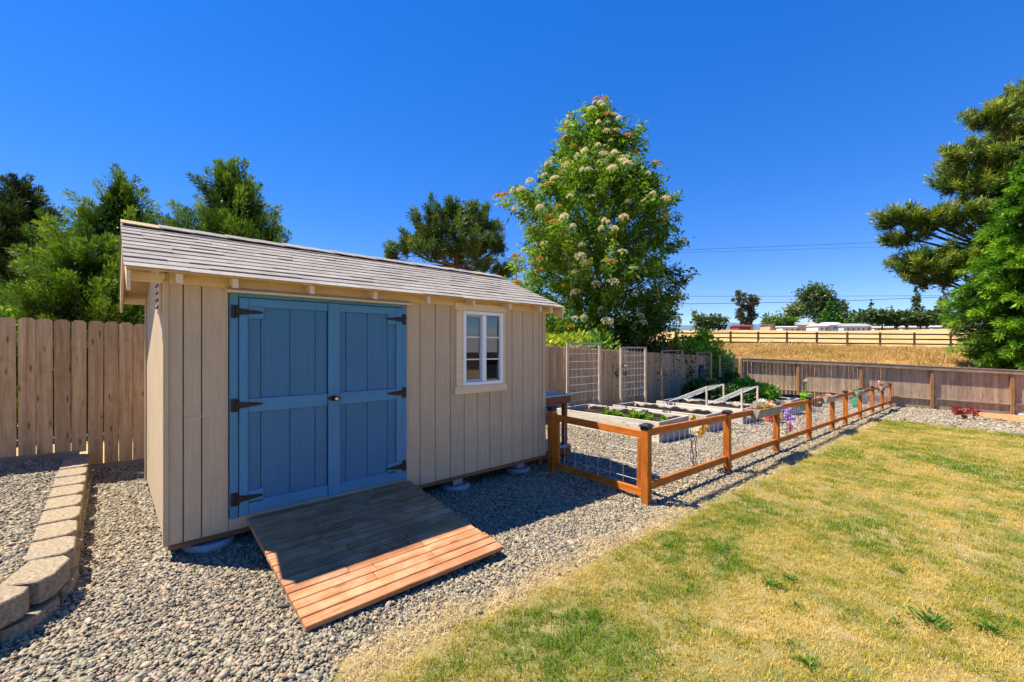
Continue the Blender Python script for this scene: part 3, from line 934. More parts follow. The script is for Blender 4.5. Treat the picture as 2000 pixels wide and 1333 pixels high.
# ---- doors
DY = -0.0025
DX0, DX1, DZ0, DZ1 = 0.418, 2.062, 0.108, 1.995
span('door_frame_post', (DX0, -0.024, DZ0 - 0.01), (DX0 + 0.062, DY, DZ1), M['blue_trim'], shed)
span('door_frame_post', (DX1 - 0.062, -0.024, DZ0 - 0.01), (DX1, DY, DZ1), M['blue_trim'], shed)
span('door_frame_head', (DX0 + 0.0635, -0.022, DZ1 - 0.028), (DX1 - 0.0635, DY, DZ1 + 0.012), M['blue_trim_x'], shed)
cap = MB(); cap.prism_x([(-0.102, 2.012), (-0.102, 1.998), (-0.002, 1.998), (-0.002, 2.052)], 0.388, 2.085)
cap.build('drip_cap', M['siding_trim'], shed)
xm = 1.222
def door(xa, xb, left):
    za, zb = DZ0 + 0.004, DZ1 - 0.033
    mb = MB(); mb.span((xa, -0.012, za), (xb, -0.003, zb))
    d = mb.build('door', M['core'], shed)
    # boards behind the frame
    if left: be = [xa, xa + 0.165, xa + 0.40, xa + 0.62, xb]
    else: be = [xa, xa + 0.165, xa + 0.385, xa + 0.605, xb]
    for a, b_ in zip(be[:-1], be[1:]):
        span('board', (a + 0.003, -0.020, za + 0.002), (b_ - 0.003, -0.0125, zb - 0.002), M['blue'], d, bev=0.002)
    F_ = -0.040; B_ = -0.0205; sw = 0.075
    stile_side = xa if left else xb - sw + 0.01
    span('stile', (stile_side, F_, za), (stile_side + (sw - 0.01), B_, zb), M['blue_trim'], d)
    ra, rb = (xa + sw - 0.009, xb - 0.001) if left else (xa + 0.102, xb - sw + 0.009)
    if not left: span('stile', (xa - 0.012, F_ - 0.004, za - 0.002), (xa + 0.101, B_, zb + 0.002), M['blue_trim'], d)
    span('rail', (ra, F_ + 0.002, zb - 0.075), (rb, B_, zb - 0.001), M['blue_trim_x'], d)
    span('rail', (ra, F_ + 0.002, 0.985), (rb, B_, 1.10), M['blue_trim_x'], d)
    span('rail', (ra, F_ + 0.002, za + 0.001), (rb, B_, za + 0.115), M['blue_trim_x'], d)
    hx = DX0 + 0.030 if left else DX1 - 0.030; s = 1 if left else -1
    for hz in (1.842, 1.053, 0.262):
        if abs(hz - 1.053) > 0.1:
            a, b_ = (xa + sw - 0.009, xa + 0.185) if left else (xb - 0.165, xb - sw + 0.009)
            up = 0.055
            span('hinge_block', (a, F_ + 0.002, hz - up), (b_, B_, hz + up), M['blue_trim_x'], d)
        mb = MB()
        mb.span((hx - 0.024, -0.034, hz - 0.055), (hx + 0.010 * 1 + 0.008, -0.0245, hz + 0.055))
        x0 = hx + s * 0.02; x1 = hx + s * 0.205
        tri = [(x0, hz - 0.030), (x1, hz - 0.009), (x1 + s * 0.008, hz), (x1, hz + 0.009), (x0, hz + 0.030)]
        if not left: tri = tri[::-1]
        mb.prism(tri, -0.0475 - (0 if left else 0), -0.041)
        mb.tube([(hx + s * 0.018, -0.042, hz - 0.05), (hx + s * 0.018, -0.042, hz + 0.05)], 0.010, 8)
        mb.build('hinge', M['black_iron'], d)
    return d
dl = door(DX0 + 0.066, xm - 0.008, True)
dr = door(xm + 0.008, DX1 - 0.066, False)
mb = MB(); mb.prism([(1.205, 1.052), (1.245, 1.028), (1.285, 1.028), (1.335, 1.052), (1.285, 1.076), (1.245, 1.076)], -0.055, -0.0445)
mb.lathe([(0.012, 0), (0.012, 0.02), (0.02, 0.03), (0.02, 0.045), (0.006, 0.05)], (0, 0, 0), 12)
k0 = 6 * 2
mb.v = mb.v[:k0] + [(1.272 + v[0], -0.055 - v[2], 1.052 + v[1]) for v in mb.v[k0:]]
esc = mb.build('handle', M['black_iron'], dr)
mb = MB(); mb.lathe([(0.0145, 0), (0.0145, 0.006), (0.006, 0.008)], (0, 0, 0), 14)
mb.v = [(1.272 + v[0], -0.1055 - v[2], 1.052 + v[1]) for v in mb.v]; mb.build('knob_face', M['brass'], dr, smooth=False)
# little hooks on the siding
for hx, hz, ln in ((0.125, 0.975, 0.105),):
    mb = MB(); mb.tube([(hx, -0.002, hz), (hx, -0.02, hz), (hx + ln * .5, -0.02, hz + 0.004), (hx + ln, -0.02, hz + 0.006), (hx + ln + 0.006, -0.02, hz + 0.02), (hx + ln - 0.006, -0.02, hz + 0.026)], 0.0032, 6)
    mb.build('latch_hook', M['steel'], shed)
mb = MB(); mb.tube([(2.79, -0.002, 0.965), (2.79, -0.016, 0.965), (2.79, -0.016, 0.925), (2.802, -0.016, 0.915)], 0.003, 6); mb.build('latch_hook', M['steel'], shed)

# ---- window
mb = MB(); mb.span((WX0 + .001, 0.0, WZ0 + .001), (WX0 + .012, 0.10, WZ1 - .001)).span((WX1 - .012, 0.0, WZ0 + .001), (WX1 - .001, 0.10, WZ1 - .001))
win = mb.build('window', M['siding_trim'], shed)
span('casing', (2.716, -0.034, 1.075), (WX0 + 0.005, -0.0015, 1.985), M['siding_trim'], win)
span('casing', (WX1 - 0.005, -0.034, 1.075), (3.488, -0.0015, 1.985), M['siding_trim'], win)
span('head_casing', (2.692, -0.040, 1.987), (3.512, -0.0015, 2.075), M['siding_trim'], win)
span('sill', (2.692, -0.044, 0.978), (3.512, -0.0015, 1.073), M['siding_trim'], win)
fx0, fx1, fz0, fz1 = WX0 + 0.006, WX1 - 0.006, 1.076, 1.984
fw = 0.042
span('frame', (fx0, -0.050, fz0), (fx0 + fw, 0.03, fz1), M['white'], win)
span('frame', (fx1 - fw, -0.050, fz0), (fx1, 0.03, fz1), M['white'], win)
span('frame', (fx0 + fw + .001, -0.050, fz1 - fw), (fx1 - fw - .001, 0.03, fz1), M['white'], win)
span('frame', (fx0 + fw + .001, -0.050, fz0), (fx1 - fw - .001, 0.03, fz0 + fw), M['white'], win)
xc = (fx0 + fx1) / 2 + 0.015
span('mullion', (xc - 0.032, -0.040, fz0 + fw + .001), (xc + 0.032, 0.03, fz1 - fw - .001), M['white'], win)
la, lb = fx0 + fw + .001, xc - 0.033
span('sash', (la, -0.022, fz0 + fw + .002), (la + 0.016, 0.02, fz1 - fw - .002), M['greyv'], win)
span('sash', (lb - 0.022, -0.022, fz0 + fw + .002), (lb, 0.02, fz1 - fw - .002), M['greyv'], win)
span('sash', (la + .017, -0.022, fz1 - fw - 0.024), (lb - .023, 0.02, fz1 - fw - .002), M['greyv'], win)
span('sash', (la + .017, -0.022, fz0 + fw + .002), (lb - .023, 0.02, fz0 + fw + 0.03), M['greyv'], win)
ra, rb = xc + 0.033, fx1 - fw - .001
for a, b_, yy in ((la + 0.017, lb - 0.023, -0.004), (ra, rb, -0.014)):
    h3 = (fz1 - fz0 - 2 * fw) / 3
    for k in range(3):
        z0 = fz0 + fw + k * h3 + 0.004; z1 = z0 + h3 - 0.008
        mb = MB(); mb.span((a, yy, z0), (b_, yy + 0.003, z1)); mb.build('pane', M['glass'], win)
    for k in (1, 2):
        z = fz0 + fw + k * h3
        span('muntin', (a, yy - 0.008, z - 0.008), (b_, yy + 0.006, z + 0.008), M['white'], win)

# ---- piers under the shed
for i, (x, y, lb_) in enumerate(((0.30, 0.16, 'round concrete pier under the left corner of the shed'),
                                 (2.85, 0.20, 'round concrete pier under the shed below the window'),
                                 (4.02, 0.30, 'round concrete pier under the right corner of the shed'),
                                 (0.40, 2.25, 'round concrete pier under the rear left of the shed'),
                                 (4.00, 2.25, 'round concrete pier under the rear right of the shed'))):
    z = float(ground_z(x, y))
    p = thing('concrete_pier', (x, y, z), lb_, 'pier', 'concrete piers carrying the shed')
    mb = MB(); mb.lathe([(0.185, -0.02), (0.185, 0.035), (0.165, 0.052), (0.0, 0.052)], (0, 0, 0), 28)
    mb.build('base_disc', M['pier'], p, (x, y, z))
    h = -0.057 - (z + 0.052)
    if h > 0.012: box('riser', (0.14, 0.14, h), (x, y, z + 0.0525 + h / 2), M['pier'], p)

# ================================================================== RAMP
rz0, rz1 = 0.088, -0.115       # top surface at the door and at the foot
ry0, ry1 = -0.045, -1.575
ang = math.atan2(rz0 - rz1, ry0 - ry1)
rl = math.hypot(rz0 - rz1, ry0 - ry1)
ramp_t = thing('wooden_ramp', (1.32, -0.8, -0.15), 'weathered plank ramp leading up to the blue shed doors', 'ramp')
rr = random.Random(12)
NR = 17; pw = rl / NR
RXa, RXb = 0.535, 2.095
for i in range(NR):
    yc = ry0 - (i + 0.5) * pw * math.cos(ang); zc = rz0 - (i + 0.5) * pw * math.sin(ang)
    if i == NR - 1: cuts = [RXa, RXb]
    elif i % 2: cuts = [RXa, rr.uniform(0.98, 1.12), RXb] if i % 4 == 1 else [RXa, rr.uniform(1.45, 1.6), RXb]
    else: cuts = [RXa, rr.uniform(0.95, 1.15), rr.uniform(1.5, 1.75), RXb]
    for a, b_ in zip(cuts[:-1], cuts[1:]):
        jig = rr.uniform(-0.012, 0.012) if b_ == RXb else 0
        thk = 0.036
        box('plank', (round(b_ - a - 0.004 + jig, 3), round(pw - 0.006, 4), thk), ((a + b_ + jig) / 2, yc, zc - thk / 2 + rr.uniform(-0.002, 0.002)), M['ramp'], ramp_t, rot=(ang, rr.uniform(-.002, .002), 0), bev=0.004)
for x in (0.60, 1.08, 1.56, 2.03):
    mb = MB()
    def zt(y): return rz0 - (ry0 - y) * math.tan(ang) - 0.040
    gz0 = float(ground_z(x, ry0)) - 0.02; gz1 = float(ground_z(x, ry1)) - 0.02
    ye = ry1 + 0.05
    mb.prism_x([(ye, max(zt(ye) - 0.10, gz1)), (ry0 - 0.01, max(zt(ry0) - 0.12, gz0)), (ry0 - 0.01, zt(ry0 - 0.01)), (ye, zt(ye))], x - 0.02, x + 0.02)
    mb.build('joist', M['ramp_side'], ramp_t)

# ================================================================== BLOCK EDGING
edging = thing('block_edging', (-0.62, 1.5, -0.1), 'low curved wall of tan concrete blocks holding back gravel', 'garden wall')
path = [(-0.62, y) for y in np.arange(3.42, -0.01, -0.05)]
for th_ in np.linspace(3, 118, 70): path.append((-1.31 + 0.69 * math.cos(R(th_)), -0.75 * math.sin(R(th_))))
path = [Vector((a, b_, 0)) for a, b_ in path]
cum = [0]
for a, b_ in zip(path[:-1], path[1:]): cum.append(cum[-1] + (b_ - a).length)
def along(s):
    for i in range(len(cum) - 1):
        if s <= cum[i + 1]:
            t = (s - cum[i]) / (cum[i + 1] - cum[i]); return path[i].lerp(path[i + 1], t), (path[i + 1] - path[i]).normalized()
    return path[-1], (path[-1] - path[-2]).normalized()
rb_ = random.Random(9)
def block(name, s, ln, z, h, dep, out):
    p, t = along(s + ln / 2)
    rot = math.atan2(t.y, t.x)
    # local x along the wall, local +y to the wall's left hand (towards the shed side when walking down)
    hl = ln / 2 - 0.004; ch = 0.075
    j = lambda: rb_.uniform(-0.008, 0.008)
    outl = [(-hl, -dep / 2), (hl * 0.92, -dep / 2), (hl * 0.98, dep / 2 - ch * 0.6 + j()), (hl - ch + j(), dep / 2 + j()), (-hl + ch * 0.8 + j(), dep / 2 + j()), (-hl, dep / 2 - ch * 0.7 + j())]
    bm = bmesh.new()
    lo = [bm.verts.new((x, y, -h / 2)) for x, y in outl]; hi = [bm.verts.new((x, y * (1 if y < 0 else 0.97), h / 2)) for x, y in outl]
    bm.faces.new(lo[::-1]); bm.faces.new(hi)
    n_ = len(outl)
    for k in range(n_): bm.faces.new((lo[k], lo[(k + 1) % n_], hi[(k + 1) % n_], hi[k]))
    bmesh.ops.bevel(bm, geom=bm.edges[:], offset=0.007, segments=1, affect='EDGES')
    bmesh.ops.triangulate(bm, faces=[f for f in bm.faces if len(f.verts) > 4])
    me = bpy.data.meshes.new(name); bm.to_mesh(me); bm.free(); me.materials.append(M['concrete'])
    nx, ny = -t.y, t.x
    gz = float(ground_z(p.x, p.y))
    link(name, me, edging, (p.x + nx * out, p.y + ny * out, gz + z), (0, 0, rot + rb_.uniform(-0.02, 0.02)))
tot = cum[-1]
BL = 0.385
s = 0.0; k = 0
while s + BL * 0.6 < tot:
    block('block', s, BL, 0.166, 0.142, 0.235, 0.0); s += BL; k += 1
s = -0.19
while s + BL * 0.6 < tot:
    if s + BL / 2 > 0: block('block', max(s, 0.0), BL, 0.000, 0.150, 0.235, 0.018)
    s += BL

# ================================================================== TALL FENCES
_pk = {}
def picket_mesh(h, w, mat, dog=0.03):
    k = (round(h, 2), w, mat.name)
    if k not in _pk:
        h = k[0]; mb = MB()
        mb.prism([(-w / 2, 0), (w / 2, 0), (w / 2, h - dog), (w / 2 - dog, h), (-w / 2 + dog, h), (-w / 2, h - dog)], -0.008, 0.008)
        _pk[k] = mb.mesh('picket', mat)
    return _pk[k]
rp = random.Random(4)
FY = 3.5
side_f = thing('picket_fence', (8, FY, -0.3), 'weathered dog-eared picket fence running behind the shed and raised beds', 'fence')
def side_top(x): return float(np.interp(x, (-5, -1.27, 0.015, 8.02, 21.2), (2.0, 1.893, 1.869, 1.593, 1.05)))
x = -4.2
while x < 21.0:
    w = rp.choice((0.130, 0.136, 0.138, 0.142))
    gap = rp.uniform(0.003, 0.016) if x < 1 else rp.uniform(0.001, 0.005)
    base = gravel_z(x, FY - 0.1) + 0.05
    h = side_top(x) - base + rp.uniform(-0.006, 0.006)
    link('picket', picket_mesh(h, w, M['picket']), side_f, (x + w / 2, FY + rp.uniform(-0.004, 0.004), base), (rp.uniform(-.006, .006), rp.uniform(-0.004, 0.004), rp.uniform(-.03, .03)))
    x += w + gap
xs = np.arange(-4.2, 21.3, 2.42)
for a, b_ in zip(xs[:-1], xs[1:]):
    for dz in (0.30, 1.50):
        za, zb = side_top(a) - 1.80 + dz, side_top(b_) - 1.80 + dz
        box('rail', (round(math.hypot(b_ - a, zb - za) - 0.05, 3), 0.038, 0.085), ((a + b_) / 2, FY + 0.031, (za + zb) / 2), M['fence_rail_x'], side_f, rot=(0, math.atan2(za - zb, b_ - a), 0))
for a in xs:
    gz = float(ground_z(a, FY))
    box('post', (0.089, 0.089, 1.85), (a, FY + 0.098, gz + 0.90), M['fence_post'], side_f)
for a, b_ in zip(np.arange(-4.2, 20.9, 1.2), np.arange(-3.0, 22.1, 1.2)):
    zc = gravel_z((a + b_) / 2, FY - 0.1) + 0.02
    box('kick_board', (1.19, 0.02, 0.14), ((a + b_) / 2, FY - 0.0215, zc - 0.015), M['fence_rail_x'], side_f, rot=(0, 0.032, 0))

back_f = thing('board_fence', (23, -1.5, -0.85), 'tall brown board fence with posts, low rail and flat cap at the back', 'fence')
fang = math.atan2(FD[1], FD[0])
def fpos(s, off=0.0):   # off: towards the field
    return (F0[0] + FD[0] * s + FN[0] * off, F0[1] + FD[1] * s + FN[1] * off)
def back_top(s): return float(np.interp(s, (0, 4.7, 9.0, 14), (1.05, 0.895, 0.70, 0.47)))
s = 0.02
while s < 13.6:
    w = 0.138; x, y = fpos(s + w / 2, 0.012)
    base = float(ground_z(x, y)) + 0.04
    h = back_top(s) - base - 0.03
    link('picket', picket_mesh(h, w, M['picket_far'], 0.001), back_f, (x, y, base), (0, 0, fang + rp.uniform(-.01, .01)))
    s += w + (rp.uniform(0.006, 0.016) if s < 5 else rp.uniform(0.002, 0.007))
for k in range(-0, 7):
    sp_ = 0.05 + 2.2 * k
    x, y = fpos(sp_, -0.05)
    gz = float(ground_z(x, y))
    box('post', (0.10, 0.09, round(back_top(sp_) - gz - 0.045 + 0.05, 2)), (x, y, (back_top(sp_) - 0.045 + gz - 0.05) / 2), M['fence_post'], back_f, rot=(0, 0, fang))
    if k < 6:
        a, b_ = sp_, sp_ + 2.2
        xa, ya = fpos((a + b_) / 2)
        sl_ = math.atan2(back_top(a) - back_top(b_), 2.2)
        zt = (back_top(a) + back_top(b_)) / 2
        cx_, cy_ = fpos((a + b_) / 2, -0.105)
        box('cap_board', (2.196, 0.16, 0.036), (fpos((a + b_) / 2, -0.055)[0], fpos((a + b_) / 2, -0.055)[1], zt), M['fence_rail_x'], back_f, rot=(0, sl_, fang))
        box('top_rail', (2.194, 0.036, 0.135), (cx_, cy_, zt - 0.088), M['fence_rail_x'], back_f, rot=(0, sl_, fang))
        cx_, cy_ = fpos((a + b_) / 2, -0.035)
        box('bottom_rail', (2.09, 0.075, 0.04), (cx_, cy_, (float(ground_z(*fpos(a))) + float(ground_z(*fpos(b_)))) / 2 + 0.40), M['fence_rail_x'], back_f, rot=(0, sl_, fang))
        cx_, cy_ = fpos((a + b_) / 2, -0.012)
        box('kick_board', (2.09, 0.02, 0.13), (cx_, cy_, (float(ground_z(*fpos(a))) + float(ground_z(*fpos(b_)))) / 2 + 0.06), M['picket_far'], back_f, rot=(0, sl_, fang))

# ================================================================== LOW GARDEN FENCE
LY = -1.615
low = thing('garden_fence', (13, LY, -0.55), 'low orange-stained fence with black post caps and wire mesh beside the lawn', 'fence')
def lz(x): return float(ground_z(x, LY))
def post_cap(px, py, top, parent, mat=None):
    mb = MB(); a = 0.062; b_ = 0.05
    mb.span((-0.050, -0.050, -0.035), (0.050, 0.050, 0.0))
    mb.add([(-a, -a, 0.0005), (a, -a, 0.0005), (a, a, 0.0005), (-a, a, 0.0005), (-a, -a, 0.018), (a, -a, 0.018), (a, a, 0.018), (-a, a, 0.018),
            (-.035, -.035, 0.036), (.035, -.035, 0.036), (.035, .035, 0.036), (-.035, .035, 0.036)],
           [(0, 3, 2, 1), (0, 1, 5, 4), (1, 2, 6, 5), (2, 3, 7, 6), (3, 0, 4, 7), (4, 5, 9, 8), (5, 6, 10, 9), (6, 7, 11, 10), (7, 4, 8, 11), (8, 9, 10, 11)])
    return mb.build('post_cap', M['cap'], parent, (px, py, top))
PX = [4.275, 6.60, 8.88, 11.06, 13.2, 14.68, 16.72, 18.86, 20.85, 22.75]
PW = 0.09
for i, x in enumerate(PX):
    z0 = lz(x) - 0.05; top = lz(x) + 0.90
    p = box('post', (PW, PW, 0.95), (x, LY, z0 + 0.475), M['orange_z'], low)
    post_cap(x, LY, top + 0.0005, p)
for a, b_ in zip(PX[:-1], PX[1:]):
    xa, xb = a + PW / 2 + 0.001, b_ - PW / 2 - 0.001
    th_ = math.atan2(lz(xa) - lz(xb), xb - xa)
    mid = (xa + xb) / 2
    for dz in (0.83, 0.20):
        box('rail', (round(xb - xa, 3), 0.04, 0.088), (mid, LY, lz(mid) + dz), M['orange_x'], low, rot=(0, th_, 0))
    mb = MB()
    sl = (lz(xb) - lz(xa)) / (xb - xa)
    nx_ = int((xb - xa) / 0.15)
    for k in range(nx_):
        xx = xa + 0.06 + k * 0.15
        if xx > xb - 0.02: break
        zz = lz(xx)
        mb.tube([(xx - mid, 0.024, zz + 0.16 - lz(mid)), (xx - mid, 0.024, zz + 0.86 - lz(mid))], 0.0025, 4)
    for k in range(4):
        h = 0.33 + k * 0.15
        if h > 0.80: break
        mb.tube([(xa - mid + 0.01, 0.0285, lz(xa) + h - lz(mid)), (xb - mid - 0.01, 0.0285, lz(xb) + h - lz(mid))], 0.0024, 4)
    mb.build('wire_mesh', M['steel'], low, (mid, LY, lz(mid)))

# gate between the shed corner and the low fence
GX = 4.345
gate = thing('garden_gate', (GX, -0.8, -0.27), 'low orange-stained gate with wire mesh between shed and lawn fence', 'gate')
gp = box('hinge_post', (PW, PW, 0.97), (GX, -0.075, 0.12 + 0.065), M['orange_z'], gate)
post_cap(GX, -0.075, 0.6705, gp)
ya, yb = -0.135, -1.545
def gz_(y): return -0.24 + (y) * 0.02
dz0, dz1 = -0.19, -0.235
for nm, hz in (('top_rail', 0.545), ('bottom_rail', -0.14)):
    za = hz; zb = hz - 0.04
    box(nm, (0.038, round(ya - yb, 3), 0.088), (GX, (ya + yb) / 2, (za + zb) / 2), M['orange_y'], gate, rot=(math.atan2(za - zb, ya - yb), 0, 0))
for yy, sh in ((ya - 0.042, 0.0), (yb + 0.042, -0.04)):
    box('stile', (0.036, 0.075, 0.59), (GX, yy, 0.2015 + sh), M['orange_z'], gate)
mb = MB()
for k in range(13):
    yy = ya - 0.16 - k * 0.19
    if yy < yb + 0.08: break
    mb.tube([(0.021, yy + 0.8, -0.14 - 0.03), (0.021, yy + 0.8, 0.53)], 0.0025, 4)
for k in range(4):
    z = -0.02 + 0.17 * k
    mb.tube([(0.0255, ya - 0.03 + 0.8, z), (0.0255, yb + 0.03 + 0.8, z - 0.035)], 0.0025, 4)
mb.build('wire_mesh', M['steel'], gate, (GX, -0.8, 0))
box('latch', (0.05, 0.03, 0.03), (GX + 0.01, yb - 0.012, 0.44), M['black_iron'], gate)

# ================================================================== POTTING BENCH by the shed's far corner
pb = thing('potting_bench', (4.80, 0.55, -0.26), 'small reddish-brown two-shelf bench beside the shed corner', 'bench')
bz = -0.26
M['bench_z'] = wood('dark_redwood_upright', (0.16, 0.052, 0.02), (0.34, 0.12, 0.05), 'z', 20)
M['bench_x'] = wood('dark_redwood_board', (0.16, 0.052, 0.02), (0.34, 0.12, 0.05), 'x', 20)
M['bench_top'] = plain('grey_bench_top', (0.42, 0.44, 0.46), 0.5, 0, 0.2, 8)
for xx in (4.44, 5.03):
    for yy in (0.28, 0.92): box('leg', (0.07, 0.07, 0.93), (xx, yy, bz + 0.455), M['bench_z'], pb)
for zz in (bz + 0.18, bz + 0.985):
    for yy in (0.225, 0.975): box('apron', (0.74, 0.035, 0.11), (4.735, yy, zz - 0.005), M['bench_x'], pb)
    for k in range(4): box('shelf_board', (0.76, 0.185, 0.02), (4.735, 0.30 + k * 0.19, zz + 0.062), M['bench_top'], pb)

# ================================================================== RAISED BEDS
def raised_bed(x0, x1, y0, y1, h, label, fill=0.12, liner=True):
    g0 = float(ground_z((x0 + x1) / 2, y0)); top = g0 + h
    zb = g0 - 0.03
    t = thing('raised_bed', ((x0 + x1) / 2, (y0 + y1) / 2, g0), label, 'raised bed', 'wooden raised beds on the gravel')
    hp = (top - zb) / 2
    for xx in (x0 + 0.02, x1 - 0.02):
        for k in range(2):
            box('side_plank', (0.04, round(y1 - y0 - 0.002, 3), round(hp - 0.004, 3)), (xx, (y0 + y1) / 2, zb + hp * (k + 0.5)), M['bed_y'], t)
    for yy in (y0 + 0.02, y1 - 0.02):
        for k in range(2):
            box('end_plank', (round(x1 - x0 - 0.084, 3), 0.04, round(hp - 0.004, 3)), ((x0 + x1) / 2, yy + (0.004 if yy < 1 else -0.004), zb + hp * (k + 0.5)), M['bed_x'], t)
    for xx in (x0 + 0.075, x1 - 0.075):
        for yy in (y0 + 0.08, y1 - 0.08): box('corner_post', (0.06, 0.06, round(h - 0.05, 3)), (xx, yy, g0 + (h - 0.05) / 2), M['bed_z'], t)
    # soil, lumpy
    nx, ny = 8, 16
    rg = np.random.default_rng(int(x0 * 10))
    V = []; F = []
    for i in range(nx + 1):
        for j in range(ny + 1):
            V.append((x0 + 0.045 + (x1 - x0 - 0.09) * i / nx, y0 + 0.05 + (y1 - y0 - 0.10) * j / ny, top - fill + rg.normal(0, 0.016)))
    for i in range(nx):
        for j in range(ny):
            a = i * (ny + 1) + j; F.append((a, a + ny + 1, a + ny + 2, a + 1))
    link('soil', pmesh('soil', V, F, M['soil'], True), t)
    if liner:
        mb = MB()
        for xa, sg in ((x0 + 0.043, 1), (x1 - 0.043, -1)):
            n_ = 40; V = []; F = []
            for k in range(n_ + 1):
                yy = y0 + 0.05 + (y1 - y0 - 0.10) * k / n_
                hh = top - 0.045 + 0.025 * math.sin(k * 0.55 + x0) + 0.018 * math.sin(k * 1.31 + 2 * x0) + rg.normal(0, 0.006)
                V += [(xa + sg * 0.004, yy, top - fill - 0.03), (xa + sg * (0.006 + 0.01 * rg.random()), yy, (hh + top - fill) / 2), (xa + sg * 0.003, yy, hh)]
            for k in range(n_):
                for q in range(2): F.append((k * 3 + q, k * 3 + 3 + q, k * 3 + 4 + q, k * 3 + 1 + q))
            mb.add(V, F)
        mb.build('weed_cloth', M['liner'], t)
    return t, top, g0
bA = raised_bed(7.66, 8.93, 0.09, 2.80, 0.43, 'pale plank raised bed nearest the gate with a few lettuces')
bB = raised_bed(9.66, 10.72, 0.03, 2.55, 0.42, 'pale plank raised bed, second from the gate, bare dark soil')
bC = raised_bed(11.85, 13.10, 0.04, 2.50, 0.42, 'pale plank raised bed carrying two sloping wire frames')
bD = raised_bed(13.75, 14.65, 0.75, 2.50, 0.42, 'raised bed hidden under dark bushy green plants', liner=False)
bE = raised_bed(15.25, 16.25, -0.15, 2.30, 0.48, 'raised bed farthest from the gate with bright leafy plants')
# drape of black cloth over the second bed's edge
def cloth(parent, pts, w, name='weed_cloth'):
    mb = MB(); V = []; F = []
    rg = np.random.default_rng(len(pts))
    for i, p in enumerate(pts):
        for j in range(5): V.append((p[0] + (j - 2) * w[0] / 4 + rg.normal(0, 0.01), p[1] + (j - 2) * w[1] / 4 + rg.normal(0, 0.01), p[2] + rg.normal(0, 0.012)))
    for i in range(len(pts) - 1):
        for j in range(4):
            a = i * 5 + j; F.append((a, a + 1, a + 6, a + 5))
    link(name, pmesh(name, V, F, M['liner'], True), parent)
cloth(bB[0], [(9.80, 1.0, bB[1] - 0.10), (9.70, 1.0, bB[1] + 0.006), (9.652, 1.0, bB[1] + 0.004), (9.652, 1.0, bB[1] - 0.07)], (0, 0.22))
cloth(bA[0], [(8.75, 1.15, bA[1] - 0.10), (8.85, 1.15, bA[1] + 0.002), (8.935, 1.15, bA[1] + 0.008), (8.94, 1.15, bA[1] - 0.05)], (0, 0.18))
cloth(bC[0], [(12.05, 2.0, bC[1] - 0.10), (11.92, 2.0, bC[1] + 0.006), (11.842, 2.0, bC[1] + 0.006), (11.84, 2.0, bC[1] - 0.08)], (0, 0.20))

# ================================================================== TRELLISES
def trellis(x0, x1, y, top, label, wr=0.0042):
    wm, wx = (M['bed_z'], M['bed_x']) if wr > 0.003 else (M['picket'], M['fence_rail_x'])
    g = float(ground_z((x0 + x1) / 2, y))
    t = thing('trellis', ((x0 + x1) / 2, y, g), label, 'trellis', 'wood and wire trellises behind the raised beds')
    for xx in (x0, x1): box('post', (0.085, 0.04, round(top - g, 2)), (xx, y, (top + g) / 2), wm, t)
    box('top_bar', (round(x1 - x0 + 0.085, 3), 0.04, 0.04), ((x0 + x1) / 2, y, top + 0.021), wx, t)
    mb = MB()
    c = ((x0 + x1) / 2, y, g)
    n_ = 8
    for k in range(n_):
        xx = x0 + 0.05 + (x1 - x0 - 0.1) * k / (n_ - 1)
        mb.tube([(xx - c[0], 0.028, 0.45), (xx - c[0], 0.028, top - g - 0.01)], wr, 4)
    z = 0.5
    while z < top - g - 0.03:
        mb.tube([(x0 - c[0], 0.036, z), (x1 - c[0], 0.036, z)], wr, 4); z += 0.2
    mb.build('wire_grid', M['steel'], t, c)
    return t
TY = 2.86
trellis(8.16, 9.50, TY, 1.62, 'tall wood-framed wire trellis nearest the shed')
trellis(10.52, 11.85, TY, 1.51, 'second wood-framed wire trellis from the shed')
trellis(12.85, 14.25, TY, 1.41, 'third wood-framed wire trellis from the shed, weathered like the fence', 0.0022)
trellis(15.35, 16.55, TY, 1.325, 'fourth trellis from the shed beside the leaning black cover', 0.0022)
trellis(17.35, 18.75, TY, 1.21, 'trellis farthest from the shed in the fence corner', 0.0022)

# ================================================================== SLOPING WIRE FRAMES on the third bed
def wire_frame(yn, yf, label):
    top = bC[1]; x0, x1 = 11.90, 13.05
    t = thing('cold_frame', ((x0 + x1) / 2, yn, top), label, 'wire frame', 'sloping wire frames on the raised bed')
    H = 0.50
    for xx in (x0, x1):
        box('post', (0.045, 0.045, H + 0.06), (xx, yn, top + H / 2), M['bed_z'], t)
        L2 = math.hypot(yf - yn, H); a2 = math.atan2(-H, yf - yn)
        box('side_bar', (0.018, round(L2, 3), 0.018), (xx, (yn + yf) / 2, top + H / 2 + 0.02), M['steel'], t, rot=(a2, 0, 0))
    mb = MB()
    for k in range(8):
        xx = x0 + (x1 - x0) * k / 7
        mb.tube([(xx, yn, top + H + 0.03), (xx, yf, top + 0.03)], 0.0032, 4)
    for k in range(7):
        f = k / 6
        mb.tube([(x0, yn + (yf - yn) * f, top + H * (1 - f) + 0.036), (x1, yn + (yf - yn) * f, top + H * (1 - f) + 0.036)], 0.0032, 4)
    mb.build('wire_panel', M['steel'], t)
wire_frame(0.08, 1.02, 'sloping wire frame on the near end of the third bed')
wire_frame(1.00, 2.10, 'sloping wire frame on the far half of the third bed')

